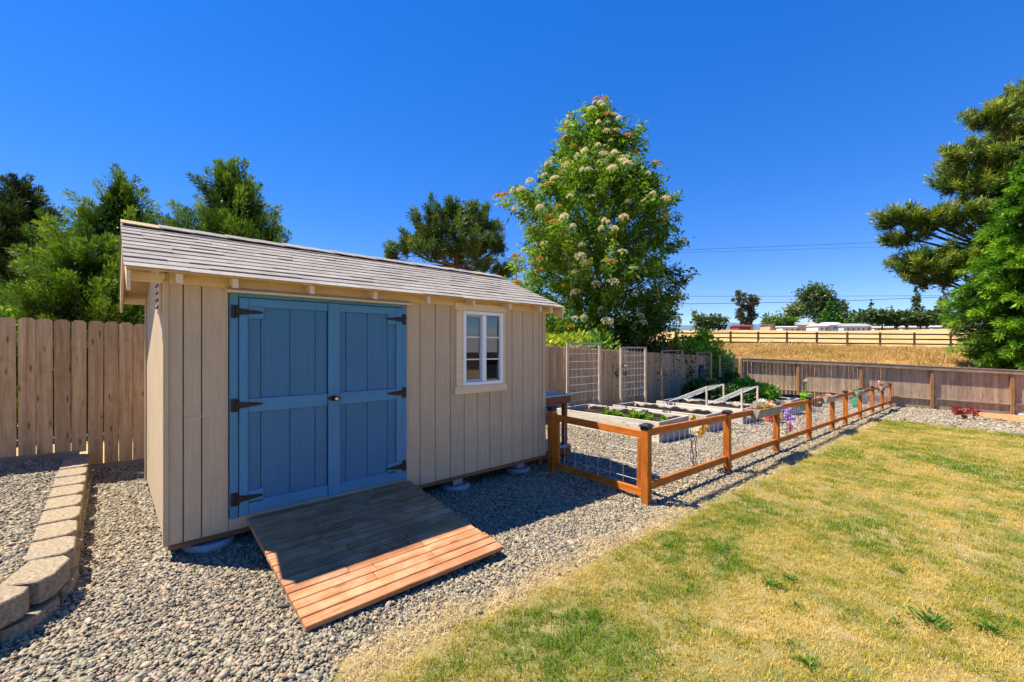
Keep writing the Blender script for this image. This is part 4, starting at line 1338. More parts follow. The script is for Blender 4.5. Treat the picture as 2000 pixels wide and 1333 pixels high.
# ================================================================== PLANTER BOXES on the low fence
M['planter'] = wood('driftwood_planter', (0.24, 0.19, 0.15), (0.50, 0.42, 0.34), 'x', 18, 0.85, 0.4, 0.1)
def leafy(name, centre, rad, n, L, W, mat, seed, up=0.6, parent=None, flat=1.0):
    rg = np.random.default_rng(seed)
    d = unit(rg.normal(size=(n, 3))); d[:, 2] = np.abs(d[:, 2])
    r = rg.random(n)[:, None] ** 0.5
    P = d * r * np.array(rad) * 0.8
    D = unit(d + np.array([0, 0, up]) + rg.normal(0, 0.4, (n, 3)))
    me = leaf_mesh(name, P, D, L * rg.uniform(0.6, 1.2, n), W * rg.uniform(0.6, 1.2, n), rg.normal(0.5, 0.22, n) + 0.25 * (d[:, 2] - .5), mat, 0.1, seed)
    return link(name, me, parent, centre)
M['f_lettuce'] = foliage('lettuce_leaf', [(0, (0.07, 0.15, 0.01)), (0.5, (0.19, 0.36, 0.025)), (1, (0.40, 0.52, 0.08))], 0.4)
M['f_dry'] = foliage('dried_flower', [(0, (0.30, 0.15, 0.03)), (0.5, (0.55, 0.33, 0.10)), (1, (0.75, 0.62, 0.40))], 0.2)
M['f_white'] = foliage('pale_petal', [(0, (0.55, 0.45, 0.32)), (0.5, (0.72, 0.66, 0.52)), (1, (0.85, 0.82, 0.72))], 0.2, tint=(1, 1, .9))
M['f_pink'] = foliage('pink_petal', [(0, (0.62, 0.20, 0.18)), (0.5, (0.75, 0.38, 0.32)), (1, (0.85, 0.60, 0.50))], 0.3, tint=(1, .8, .8))
M['f_yellow'] = plain('yellow_painted_metal', (0.85, 0.50, 0.01), 0.4, 0, 0.12, 20)
M['f_magenta'] = plain('magenta_painted_metal', (0.50, 0.01, 0.10), 0.4, 0, 0.15, 20)
M['f_red'] = plain('red_orange_glaze', (0.62, 0.06, 0.03), 0.3, 0, 0.2, 15)
M['purple'] = plain('purple_rubber', (0.16, 0.03, 0.36), 0.35, 0, 0.2, 15)
M['mauve'] = plain('mauve_rubber', (0.42, 0.30, 0.62), 0.35, 0, 0.2, 15)
M['lime'] = plain('lime_glaze', (0.30, 0.55, 0.02), 0.25, 0, 0.1, 10)
M['blackpot'] = plain('black_plastic_pot', (0.02, 0.02, 0.022), 0.5, 0, 0.2, 10)
M['stem'] = plain('green_stem', (0.10, 0.22, 0.03), 0.6)
def planter(x0, x1, label, fills, seed):
    xm_ = (x0 + x1) / 2; z = lz(xm_) + 0.885
    t = thing('planter_box', (xm_, LY - 0.01, z - 0.16), label, 'planter', 'wooden planter boxes hung on the low fence')
    tb, tt, h = 0.075, 0.125, 0.155
    zb = z - h
    ln = x1 - x0
    sl_ = math.atan2(lz(x0) - lz(x1), ln)
    for s in (-1, 1):
        mb = MB(); o_ = [(s * tb, zb - z), (s * (tb - 0.018), zb - z), (s * (tt - 0.018), 0), (s * tt, 0)]
        if s < 0: o_ = o_[::-1]
        mb.prism_x(o_[::-1] if s > 0 else o_[::-1], -ln / 2, ln / 2)
        mb.build('side_board', M['planter'], t, (xm_, LY - 0.01, z), (0, sl_, 0))
    for xx in (-ln / 2 - 0.009, ln / 2 + 0.009):
        mb = MB(); mb.prism_x([(-tb, zb - z), (tb, zb - z), (tt, 0), (-tt, 0)], xx - 0.009, xx + 0.0085)
        mb.build('end_board', M['planter'], t, (xm_, LY - 0.01, z), (0, sl_, 0))
    mb = MB(); mb.span((-ln / 2 + .001, -tt + 0.025, -0.05), (ln / 2 - .001, tt - 0.025, -0.035)); mb.build('soil', M['soil'], t, (xm_, LY - 0.01, z), (0, sl_, 0))
    rg = random.Random(seed)
    return t, z
def clump_plant(name, label, cat, loc, rad, n, L, W, mat, seed, group=None, up=0.6):
    o = leafy(name, loc, rad, n, L, W, mat, seed, up)
    return props(o, label, cat, group)
p1 = planter(7.62, 8.78, 'wooden planter of dried white and amber flowers on the low fence', None, 1)
clump_plant('dried_flowers', 'dried amber flowers along the front of the nearest fence planter', 'flowers', (8.2, LY - 0.03, p1[1] - 0.03), (0.55, 0.07, 0.09), 420, 0.06, 0.03, M['f_dry'], 51)
clump_plant('dried_flowers', 'dried white flower heads at the back of the nearest fence planter', 'flowers', (8.15, LY + 0.06, p1[1] - 0.01), (0.5, 0.06, 0.14), 260, 0.07, 0.045, M['f_white'], 52)
p2 = planter(12.15, 13.10, 'wooden planter of pink flowers beside the fifth fence post', None, 2)
clump_plant('pink_flowers', 'pale pink flowers filling the planter beside the fifth fence post', 'flowers', (12.65, LY, p2[1] - 0.03), (0.40, 0.07, 0.05), 160, 0.05, 0.035, M['f_pink'], 53)
p3 = planter(15.75, 16.62, 'wooden planter of yellow-green succulents beside the seventh fence post', None, 3)
clump_plant('succulents', 'yellow-green succulents in the planter beside the seventh fence post', 'plant', (16.15, LY, p3[1] - 0.03), (0.36, 0.07, 0.05), 160, 0.06, 0.03, M['f_lettuce'], 54)
p4 = planter(19.95, 20.75, 'wooden planter of orchids near the far end of the low fence', None, 4)
clump_plant('orchid_flowers', 'pink orchid flowers in the planter near the fence end', 'flowers', (20.1, LY, p4[1] + 0.05), (0.18, 0.06, 0.16), 50, 0.09, 0.06, M['f_pink'], 55)
# lettuces in the first bed, each its own
for i, (x, y, s) in enumerate(((8.28, 1.75, 1.0), (8.36, 1.52, 0.8), (8.20, 0.98, 1.35), (8.42, 0.80, 0.9), (8.15, 0.62, 0.8), (8.50, 0.45, 0.7), (8.1, 0.3, 0.6))):
    where = ['far', 'second from the far end', 'largest, in the middle', 'fourth from the far end', 'fifth from the far end', 'sixth from the far end', 'nearest'][i]
    clump_plant('lettuce', 'small green lettuce in the nearest raised bed, ' + where, 'lettuce', (x, y, bA[1] - 0.12), (0.13 * s, 0.13 * s, 0.14 * s), 110, 0.11 * s, 0.075 * s, M['f_lettuce'], 60 + i, 'lettuces in the nearest raised bed', 0.9)

# ================================================================== GARDEN ORNAMENTS
def petal_ring(mb, c, r, n, tilt, w, back=0.02):
    c = Vector(c)
    # flower faces the lawn (-y) and slightly up
    for k in range(n):
        a = 2 * math.pi * k / n
        d = Vector((math.cos(a), -0.25, math.sin(a))).normalized(); s = Vector((-math.sin(a), 0, math.cos(a)))
        p0 = c + d * r * 0.12; pm = c + d * r * 0.6 + Vector((0, -back, 0)); p1 = c + d * r
        th_ = Vector((0, 0.003, 0))
        v = [p0, pm - s * w, p1, pm + s * w]
        v = v + [q + th_ for q in v]
        mb.add(v, [(0, 1, 2, 3), (7, 6, 5, 4), (0, 4, 5, 1), (1, 5, 6, 2), (2, 6, 7, 3), (3, 7, 4, 0)])
yf = thing('metal_flower', (6.33, -1.22, float(ground_z(6.33, -1.22))), 'tall yellow metal flower stake with black stems behind the low fence', 'ornament')
g0 = float(ground_z(6.33, -1.22))
mb = MB(); mb.tube([(6.33, -1.22, g0 - .02), (6.31, -1.22, g0 + 0.25), (6.25, -1.22, g0 + 0.42), (6.20, -1.22, g0 + 0.72)], 0.007, 6)
mb.tube([(6.36, -1.22, g0 - .02), (6.42, -1.22, g0 + 0.18), (6.40, -1.22, g0 + 0.40), (6.50, -1.22, g0 + 0.55)], 0.007, 6)
mb.tube([(6.33, -1.22, g0 + 0.05), (6.22, -1.22, g0 + 0.2), (6.26, -1.22, g0 + 0.38), (6.38, -1.22, g0 + 0.47)], 0.006, 6)
mb.build('stem', M['black_iron'], yf)
for c, r in (((6.18, -1.25, g0 + 0.76), 0.12), ((6.50, -1.25, g0 + 0.58), 0.12), ((6.36, -1.27, g0 + 0.55), 0.10), ((6.66, -1.24, g0 + 0.60), 0.08)):
    mb = MB(); petal_ring(mb, c, r, 7, 0, r * 0.36, 0.03); petal_ring(mb, Vector(c) + Vector((0, -0.02, 0)), r * 0.62, 6, 0, r * 0.25, 0.03)
    mb.build('bloom', M['f_yellow'], yf)
mf = thing('metal_flower', (10.72, -1.28, float(ground_z(10.72, -1.28))), 'magenta metal flower on a thin dark stake behind the third fence bay', 'ornament')
g1 = float(ground_z(10.72, -1.28))
mb = MB(); mb.tube([(10.72, -1.28, g1 - .02), (10.72, -1.28, g1 + 0.46)], 0.008, 6); mb.build('stem', M['black_iron'], mf)
mb = MB(); petal_ring(mb, (10.74, -1.30, g1 + 0.24), 0.12, 8, 0, 0.05, 0.04); petal_ring(mb, (10.75, -1.33, g1 + 0.24), 0.08, 6, 0, 0.04, 0.04); mb.build('bloom', M['f_magenta'], mf)
def boot(x, y, label):
    g = float(ground_z(x, y))
    t = thing('garden_boot', (x, y, g), label, 'boot', 'purple boots standing on the gravel')
    mb = MB(); mb.lathe([(0.075, 0.05), (0.072, 0.10), (0.078, 0.2), (0.088, 0.32), (0.076, 0.32), (0.07, 0.26)], (0, 0, 0), 14)
    mb.tube([(0, 0.04, 0.055), (0, -0.08, 0.055), (0, -0.19, 0.045)], [0.07, 0.068, 0.045], 10)
    mb.build('shaft', M['purple'], t, (x, y, g), smooth=True)
    box('sole', (0.12, 0.32, 0.025), (x, y - 0.08, g + 0.012), M['mauve'], t)
    mb = MB(); mb.lathe([(0.083, 0.19), (0.086, 0.24)], (0, 0, 0), 14); mb.build('band', M['mauve'], t, (x, y, g))
boot(13.62, -0.33, 'purple garden boot standing on gravel, left of the pair')
boot(13.95, -0.42, 'purple garden boot standing on gravel, right of the pair')
def pot(name, label, x, y, r, h, mat, cat='pot', grp=None):
    g = float(ground_z(x, y))
    t = thing(name, (x, y, g), label, cat, grp)
    mb = MB(); mb.lathe([(r * 0.72, 0), (r * 0.95, h * 0.85), (r * 1.06, h * 0.86), (r * 1.06, h), (r * 0.92, h), (r * 0.9, h * 0.88), (0.0, h * 0.88)], (0, 0, 0), 18)
    mb.build('vessel', mat, t, (x, y, g)); return t, g
pot('flower_pot', 'red-orange glazed pot behind the third fence post', 13.0, 0.0 - 0.25, 0.14, 0.50, M['f_red'])
clump_plant('potted_plant', 'orange flowers in the red glazed pot', 'plant', (13.0, -0.25, float(ground_z(13.0, -.25)) + 0.48), (0.15, 0.15, 0.12), 120, 0.07, 0.05, M['f_pink'], 71)
pot('flower_pot', 'wide black plastic tub at the foot of the back fence', 18.3, 0.6, 0.36, 0.42, M['blackpot'])
pot('flower_pot', 'low black plastic tub right of the lime vase', 19.3, 0.15, 0.30, 0.30, M['blackpot'])
t, g = pot('lime_vase', 'lime green bowl with a tall slender stem in front of the back fence', 17.1, -0.1, 0.17, 0.62, M['lime'], 'vase')
mb = MB(); mb.tube([(17.1, -0.1, g + 0.55), (17.08, -0.1, g + 0.8), (17.1, -0.1, g + 1.02)], [0.05, 0.025, 0.02], 8); mb.build('stem', M['stem'], t)
leafy('bloom', (17.1, -0.1, g + 1.0), (0.06, 0.06, 0.08), 24, 0.08, 0.05, M['f_white'], 72, parent=t)
yfl = clump_plant('yellow_flowers', 'yellow daisies beside the purple boots', 'flowers', (13.3, -0.45, float(ground_z(13.3, -.45)) + 0.05), (0.12, 0.12, 0.28), 60, 0.08, 0.06, foliage('yellow_petal', [(0, (0.6, 0.35, 0.01)), (1, (0.85, 0.6, 0.05))], 0.2), 73)
yfl2 = clump_plant('yellow_flowers', 'yellow flowers behind the seventh fence post', 'flowers', (17.35, LY + 0.35, lz(17.35) + 0.62), (0.14, 0.14, 0.2), 70, 0.10, 0.07, yfl.data.materials[0], 74)
g = float(ground_z(20.6, -0.9))
gb = thing('green_bottle', (20.6, -0.9, g), 'dark green glass jug standing near the far end of the low fence', 'bottle')
mb = MB(); mb.lathe([(0.14, 0), (0.15, 0.1), (0.15, 0.32), (0.05, 0.44), (0.045, 0.52), (0, 0.52)], (0, 0, 0), 14); mb.build('jug', plain('green_glass', (0.01, 0.22, 0.08), 0.15, 0, 0.1), gb, (20.6, -0.9, g), smooth=True)
# leaning folded black cover by the fourth trellis
bg_ = thing('folded_cover', (16.9, 3.30, float(ground_z(16.9, 3.3))), 'tall folded black cover leaning against the picket fence', 'cover')
g = float(ground_z(16.9, 3.3))
mb = MB(); V = []; F = []
for i in range(9):
    f = i / 8; z = 0.02 + 1.38 * f; w = 0.30 * (1 - 0.55 * f ** 3) if f < 1 else 0.10
    for k in range(12):
        a = 2 * math.pi * k / 12
        V.append((16.9 + w * math.cos(a) * (1 + 0.1 * math.sin(5 * a + i)), 3.27 + 0.10 * f + 0.10 * math.sin(a) * (1 - 0.4 * f) * (1 + 0.2 * math.sin(7 * a + i)), g + z))
for i in range(8):
    for k in range(12):
        a, b_ = i * 12 + k, i * 12 + (k + 1) % 12; F.append((a, b_, b_ + 12, a + 12))
F.append(tuple(range(96, 108)))
link('cover_fabric', pmesh('cover_fabric', V, F, plain('black_fabric', (0.012, 0.02, 0.03), 0.7), True), bg_)
# grey watering can / galvanised tub in the corner
g = float(ground_z(18.6, 2.4))
tb = thing('metal_tub', (18.6, 2.4, g), 'galvanised round tub in the far corner behind the dark bushy plants', 'tub')
mb = MB(); mb.lathe([(0.42, 0), (0.46, 0.6), (0.49, 0.62), (0.46, 0.64), (0.43, 0.6), (0.40, 0.1), (0, 0.1)], (0, 0, 0), 20); mb.build('vessel', M['steel'], tb, (18.6, 2.4, g), smooth=False)
# flat paving slab at the foot of the back fence
x, y = 23.9, -5.2; g = float(ground_z(x, y))
o = box('paving_slab', (0.45, 0.35, 0.05), (x, y, g + 0.05), M['pier']); props(o, 'small flat grey slab at the foot of the right back fence post', 'slab')

# ================================================================== VEGETATION
G = lambda a, b_, c: [(0.0, a), (0.5, b_), (1.0, c)]
M['f_cyp'] = foliage('cypress_spray', G((0.018, 0.050, 0.007), (0.085, 0.175, 0.012), (0.32, 0.43, 0.028)), 0.25)
M['f_cyp2'] = foliage('dark_cypress_spray', G((0.011, 0.038, 0.008), (0.055, 0.130, 0.014), (0.22, 0.33, 0.026)), 0.25)
M['f_cyp3'] = foliage('darkest_cypress_spray', G((0.010, 0.026, 0.008), (0.035, 0.065, 0.012), (0.12, 0.16, 0.022)), 0.18)  # darkest greens of the cypress sprays
M['f_bright'] = foliage('bright_cypress_spray', G((0.012, 0.050, 0.005), (0.070, 0.205, 0.010), (0.32, 0.54, 0.030)), 0.25)
M['f_pine'] = foliage('pine_needle', G((0.014, 0.040, 0.012), (0.060, 0.125, 0.020), (0.22, 0.28, 0.03)), 0.25)
M['f_pine2'] = foliage('golden_pine_needle', G((0.016, 0.045, 0.010), (0.090, 0.165, 0.020), (0.38, 0.40, 0.04)), 0.25)
M['f_rowan'] = foliage('rowan_leaf', G((0.028, 0.080, 0.008), (0.120, 0.235, 0.014), (0.36, 0.50, 0.035)), 0.42)
M['f_shrub'] = foliage('shrub_leaf', G((0.0338, 0.0878, 0.0135), (0.1148, 0.2497, 0.0243), (0.3780, 0.5130, 0.0675)), 0.38)
M['f_yel'] = foliage('yellow_green_leaf', G((0.0810, 0.1350, 0.0135), (0.2700, 0.3645, 0.0270), (0.6075, 0.6075, 0.0675)), 0.40)
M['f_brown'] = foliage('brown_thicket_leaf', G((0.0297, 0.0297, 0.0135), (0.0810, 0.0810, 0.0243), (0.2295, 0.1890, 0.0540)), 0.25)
M['f_far'] = foliage('far_evergreen', G((0.0243, 0.0540, 0.0216), (0.0607, 0.1148, 0.0378), (0.1620, 0.2295, 0.0540)), 0.15)
M['f_farg'] = foliage('far_green_cypress', G((0.0243, 0.0743, 0.0162), (0.0675, 0.1688, 0.0243), (0.1620, 0.3105, 0.0405)), 0.2)
M['f_farl'] = foliage('far_pale_tree', G((0.0810, 0.1215, 0.0405), (0.1890, 0.2430, 0.0675), (0.3510, 0.3915, 0.1080)), 0.2)
M['f_farb'] = foliage('far_brown_conifer', G((0.0675, 0.0607, 0.0270), (0.1620, 0.1215, 0.0473), (0.2970, 0.2025, 0.0675)), 0.2)
M['f_euc'] = foliage('eucalyptus_leaf', G((0.0405, 0.0607, 0.0405), (0.1013, 0.1283, 0.0743), (0.2295, 0.2295, 0.1215)), 0.2)
M['f_maple'] = foliage('red_maple_leaf', G((0.1350, 0.0108, 0.0135), (0.3510, 0.0270, 0.0297), (0.6075, 0.0945, 0.0675)), 0.4, tint=(1, .5, .4))
M['f_potato'] = foliage('dark_potato_leaf', G((0.0135, 0.0405, 0.0108), (0.0351, 0.0945, 0.0216), (0.0945, 0.1890, 0.0338)), 0.3)
M['f_leafy'] = foliage('bright_vegetable_leaf', G((0.0540, 0.1350, 0.0108), (0.1755, 0.4050, 0.0270), (0.4590, 0.6750, 0.0675)), 0.4)
M['f_weed'] = foliage('weed_leaf', G((0.02, 0.08, 0.006), (0.05, 0.17, 0.010), (0.12, 0.28, 0.02)), 0.3)

def tree_root(name, base, label, group=None, cat='tree'):
    return thing(name, base, label, cat, group)

def cypress(name, base, H, prof, label, mat, nclump, seed, axis_lean=(0, 0), wind=(0, 0, 0), spray=(0.30, 0.07), per=75, group=None, inner=5000, up=0.75, tmin=0.02, bark='bark', clen=9.0):
    """dense evergreen: feathery sprays in clumps sweeping up and out from a tapered trunk"""
    rg = np.random.default_rng(seed)
    t = tree_root(name, base, label, group)
    b0 = np.array(base, float)
    pz = [p[0] for p in prof]; pr = [p[1] for p in prof]
    def axis(s): return b0 + np.stack([axis_lean[0] * s, axis_lean[1] * s, H * s], -1)
    # trunk and limbs
    mb = MB()
    mb.tube([tuple(axis(np.array(s)) - b0) for s in np.linspace(0, 0.97, 9)], [0.035 * H * (1 - 0.95 * s) * 0.55 + 0.01 for s in np.linspace(0, 1, 9)], 9)
    mb.build('trunk', M[bark], t, base)
    mb = MB()
    s = rg.uniform(0, 1, nclump * 3); w = np.interp(s, pz, pr); keep = rg.random(len(s)) * max(pr) < w + 0.12 * max(pr)
    s = s[keep][:nclump]; s = tmin + s * (1 - tmin); n_ = len(s)
    az = rg.uniform(0, 2 * np.pi, n_)
    Rr = np.interp(s, pz, pr) * rg.uniform(0.52, 1.02, n_) * (1 + 0.16 * np.sin(3 * az + 9 * s))
    out = np.stack([np.cos(az), np.sin(az), np.zeros(n_)], -1)
    C_ = axis(s) + out * Rr[:, None]
    dv = unit(out + np.array([0, 0, up]) + np.array(wind) + rg.normal(0, 0.22, (n_, 3)))
    dv = np.where((s > 0.9)[:, None], unit(dv + np.array([0, 0, 1.2])), dv)
    for i in rg.choice(n_, min(n_, 70), replace=False):
        a = axis(np.array(max(s[i] - 0.12, 0.02))) - b0; e = C_[i] - b0
        m_ = (a + e) / 2 + np.array([0, 0, -0.05 * H * 0.3])
        mb.tube([tuple(a), tuple(m_), tuple(e)], [0.006 * H, 0.004 * H, 0.0015 * H], 5)
    mb.build('limbs', M[bark], t, base)
    cl = rg.uniform(0.45, 0.95, n_) * (0.55 + 0.6 * np.interp(s, pz, pr) / max(pr)) * 0.075 * clen * 1.6
    idx = np.repeat(np.arange(n_), per); N = len(idx)
    a = rg.uniform(-0.55, 0.75, N)
    perp = rg.normal(size=(N, 3)); perp -= dv[idx] * np.sum(perp * dv[idx], 1, keepdims=True)
    P = C_[idx] + dv[idx] * (a * cl[idx])[:, None] + perp * (0.125 * cl[idx] * (1.05 - np.clip(a, -1, 1)))[:, None]
    D = unit(dv[idx] + rg.normal(0, 0.27, (N, 3)) + 0.50 * unit(perp))
    rnd = np.clip(0.34 + 0.26 * rg.normal(size=n_)[idx] * 0.75 + 0.46 * a + rg.normal(0, 0.14, N), 0, 1)  # tips painted bright, bases dark: highlight and shadow in the leaf colour
    L1 = spray[0] * rg.uniform(0.6, 1.25, N); W1 = spray[1] * rg.uniform(0.7, 1.3, N)
    # inner filling, crown shade painted as dark leaf colour
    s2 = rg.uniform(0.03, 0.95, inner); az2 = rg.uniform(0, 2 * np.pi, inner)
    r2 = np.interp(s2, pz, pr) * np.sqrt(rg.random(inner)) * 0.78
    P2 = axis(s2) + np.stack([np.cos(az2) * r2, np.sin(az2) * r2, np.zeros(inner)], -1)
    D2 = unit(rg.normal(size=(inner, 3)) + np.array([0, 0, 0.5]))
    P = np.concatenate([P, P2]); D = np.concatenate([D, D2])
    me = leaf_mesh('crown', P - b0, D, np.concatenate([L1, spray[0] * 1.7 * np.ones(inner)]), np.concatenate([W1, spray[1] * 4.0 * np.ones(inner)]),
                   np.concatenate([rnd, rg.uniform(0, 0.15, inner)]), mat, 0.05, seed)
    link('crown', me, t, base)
    return t

def pine(name, base, trunk_pts, tufts, label, mat, seed, size=0.8, needles=110, nl=(0.34, 0.035), group=None, bark='bark', limb=0.06):
    """open pine: limbs ending in upright brushes of needles; tufts are (centre, radius, count) clouds"""
    rg = np.random.default_rng(seed)
    t = tree_root(name, base, label, group); b0 = np.array(base, float)
    mb = MB(); n_ = len(trunk_pts)
    mb.tube([tuple(np.array(p) - b0) for p in trunk_pts], [limb * 4.2 * (1 - 0.8 * k / (n_ - 1)) for k in range(n_)], 9)
    mb.build('trunk', M[bark], t, base)
    C_ = []; dirs = []
    mb = MB()
    tp = np.array(trunk_pts, float)
    for c, r, cnt in tufts:
        c = np.array(c, float); r = np.array(r, float)
        d = unit(rg.normal(size=(cnt, 3))); q = rg.random(cnt)[:, None] ** 0.45
        P = c + d * q * r
        C_.append(P); dirs.append(unit(d * np.array([0.8, 0.8, 0.35]) + np.array([0, 0, 0.75]) + rg.normal(0, 0.25, (cnt, 3))))
        # main limb to the cloud and twigs inside it
        k = np.argmin(np.abs(tp[:, 2] - (c[2] - 0.25 * np.linalg.norm(c[:2] - tp[0, :2]))))
        a = tp[k]
        m_ = a * 0.45 + c * 0.55 + np.array([0, 0, -0.35])
        mb.tube([tuple(a - b0), tuple(m_ - b0), tuple(c - b0)], [limb * 1.6, limb * 1.1, limb * 0.6], 6)
        for e in P[rg.choice(cnt, max(3, cnt // 3), replace=False)]:
            mb.tube([tuple(c - b0), tuple((c * .5 + e * .5) + np.array([0, 0, -0.1]) - b0), tuple(e - b0)], [limb * 0.55, limb * 0.35, limb * 0.15], 5)
    mb.build('limbs', M[bark], t, base)
    C_ = np.concatenate(C_); dirs = np.concatenate(dirs); n_ = len(C_)
    idx = np.repeat(np.arange(n_), needles); N = len(idx)
    sz = size * rg.uniform(0.65, 1.2, n_)
    a = rg.uniform(-0.6, 0.5, N)
    P = C_[idx] + dirs[idx] * (a * sz[idx])[:, None] + rg.normal(0, 1, (N, 3)) * (0.10 * sz[idx])[:, None]
    D = unit(dirs[idx] * 0.75 + rg.normal(0, 0.62, (N, 3)))
    rnd = np.clip(0.34 + 0.45 * a + 0.16 * rg.normal(size=n_)[idx] + rg.normal(0, 0.13, N) + 0.25 * D[:, 2], 0, 1)
    me = leaf_mesh('crown', P - b0, D, nl[0] * rg.uniform(0.6, 1.2, N), nl[1] * rg.uniform(0.7, 1.3, N), rnd, mat, 0.0, seed)
    link('crown', me, t, base)
    return t

def blob_tree(name, base, blobs, n, L, W, label, mat, seed, group=None, trunk=None, cat='tree', hollow=0.55, up=0.35, clump=14, bark='bark', spread=0.22):
    """broad crown from clumps of leaves spread through several ellipsoids (centre, radii, weight)"""
    rg = np.random.default_rng(seed)
    t = tree_root(name, base, label, group, cat); b0 = np.array(base, float)
    wts = np.array([b_[2] if len(b_) > 2 else b_[1][0] * b_[1][2] for b_ in blobs], float); wts /= wts.sum()
    which = rg.choice(len(blobs), n // clump, p=wts)
    cen = np.array([b_[0] for b_ in blobs], float)[which]; rad = np.array([b_[1] for b_ in blobs], float)[which]
    d = unit(rg.normal(size=(len(which), 3)))
    q = (hollow + (1 - hollow) * rg.random(len(which)))[:, None] * (0.88 + 0.24 * rg.random((len(which), 1)))
    K = cen + d * rad * q
    K[:, 2] = np.maximum(K[:, 2], b0[2] + 0.05)
    idx = np.repeat(np.arange(len(which)), clump); N = len(idx)
    P = K[idx] + rg.normal(0, 1, (N, 3)) * (rad[idx].mean(1) * spread)[:, None] * 0.5
    P[:, 2] = np.maximum(P[:, 2], b0[2] + 0.02)
    D = unit(d[idx] + np.array([0, 0, up]) + rg.normal(0, 0.55, (N, 3)))
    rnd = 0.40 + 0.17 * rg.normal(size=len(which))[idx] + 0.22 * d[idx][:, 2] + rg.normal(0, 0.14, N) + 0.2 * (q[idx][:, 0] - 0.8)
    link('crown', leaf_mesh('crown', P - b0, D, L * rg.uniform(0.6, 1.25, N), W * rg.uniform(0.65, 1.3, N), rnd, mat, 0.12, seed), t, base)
    mb = MB()
    for pts, r in (trunk or []):
        mb.tube([tuple(np.array(p) - b0) for p in pts], r, 8)
    if trunk:
        for i in rg.choice(len(K), min(30, len(K)), replace=False):
            p0 = np.array(trunk[0][0][-1]); 
            mb.tube([tuple(p0 * .9 + K[i] * .1 - b0), tuple((p0 + K[i]) / 2 - b0), tuple(K[i] - b0)], [trunk[0][1][-1] * .5, trunk[0][1][-1] * .35, trunk[0][1][-1] * .12], 5)
        mb.build('trunk', M[bark], t, base)
    return t

def gp3(px, Z, dz=0.0):
    p = at(px, 679, Z); return (p.x, p.y, float(ground_z(p.x, p.y)) + dz)

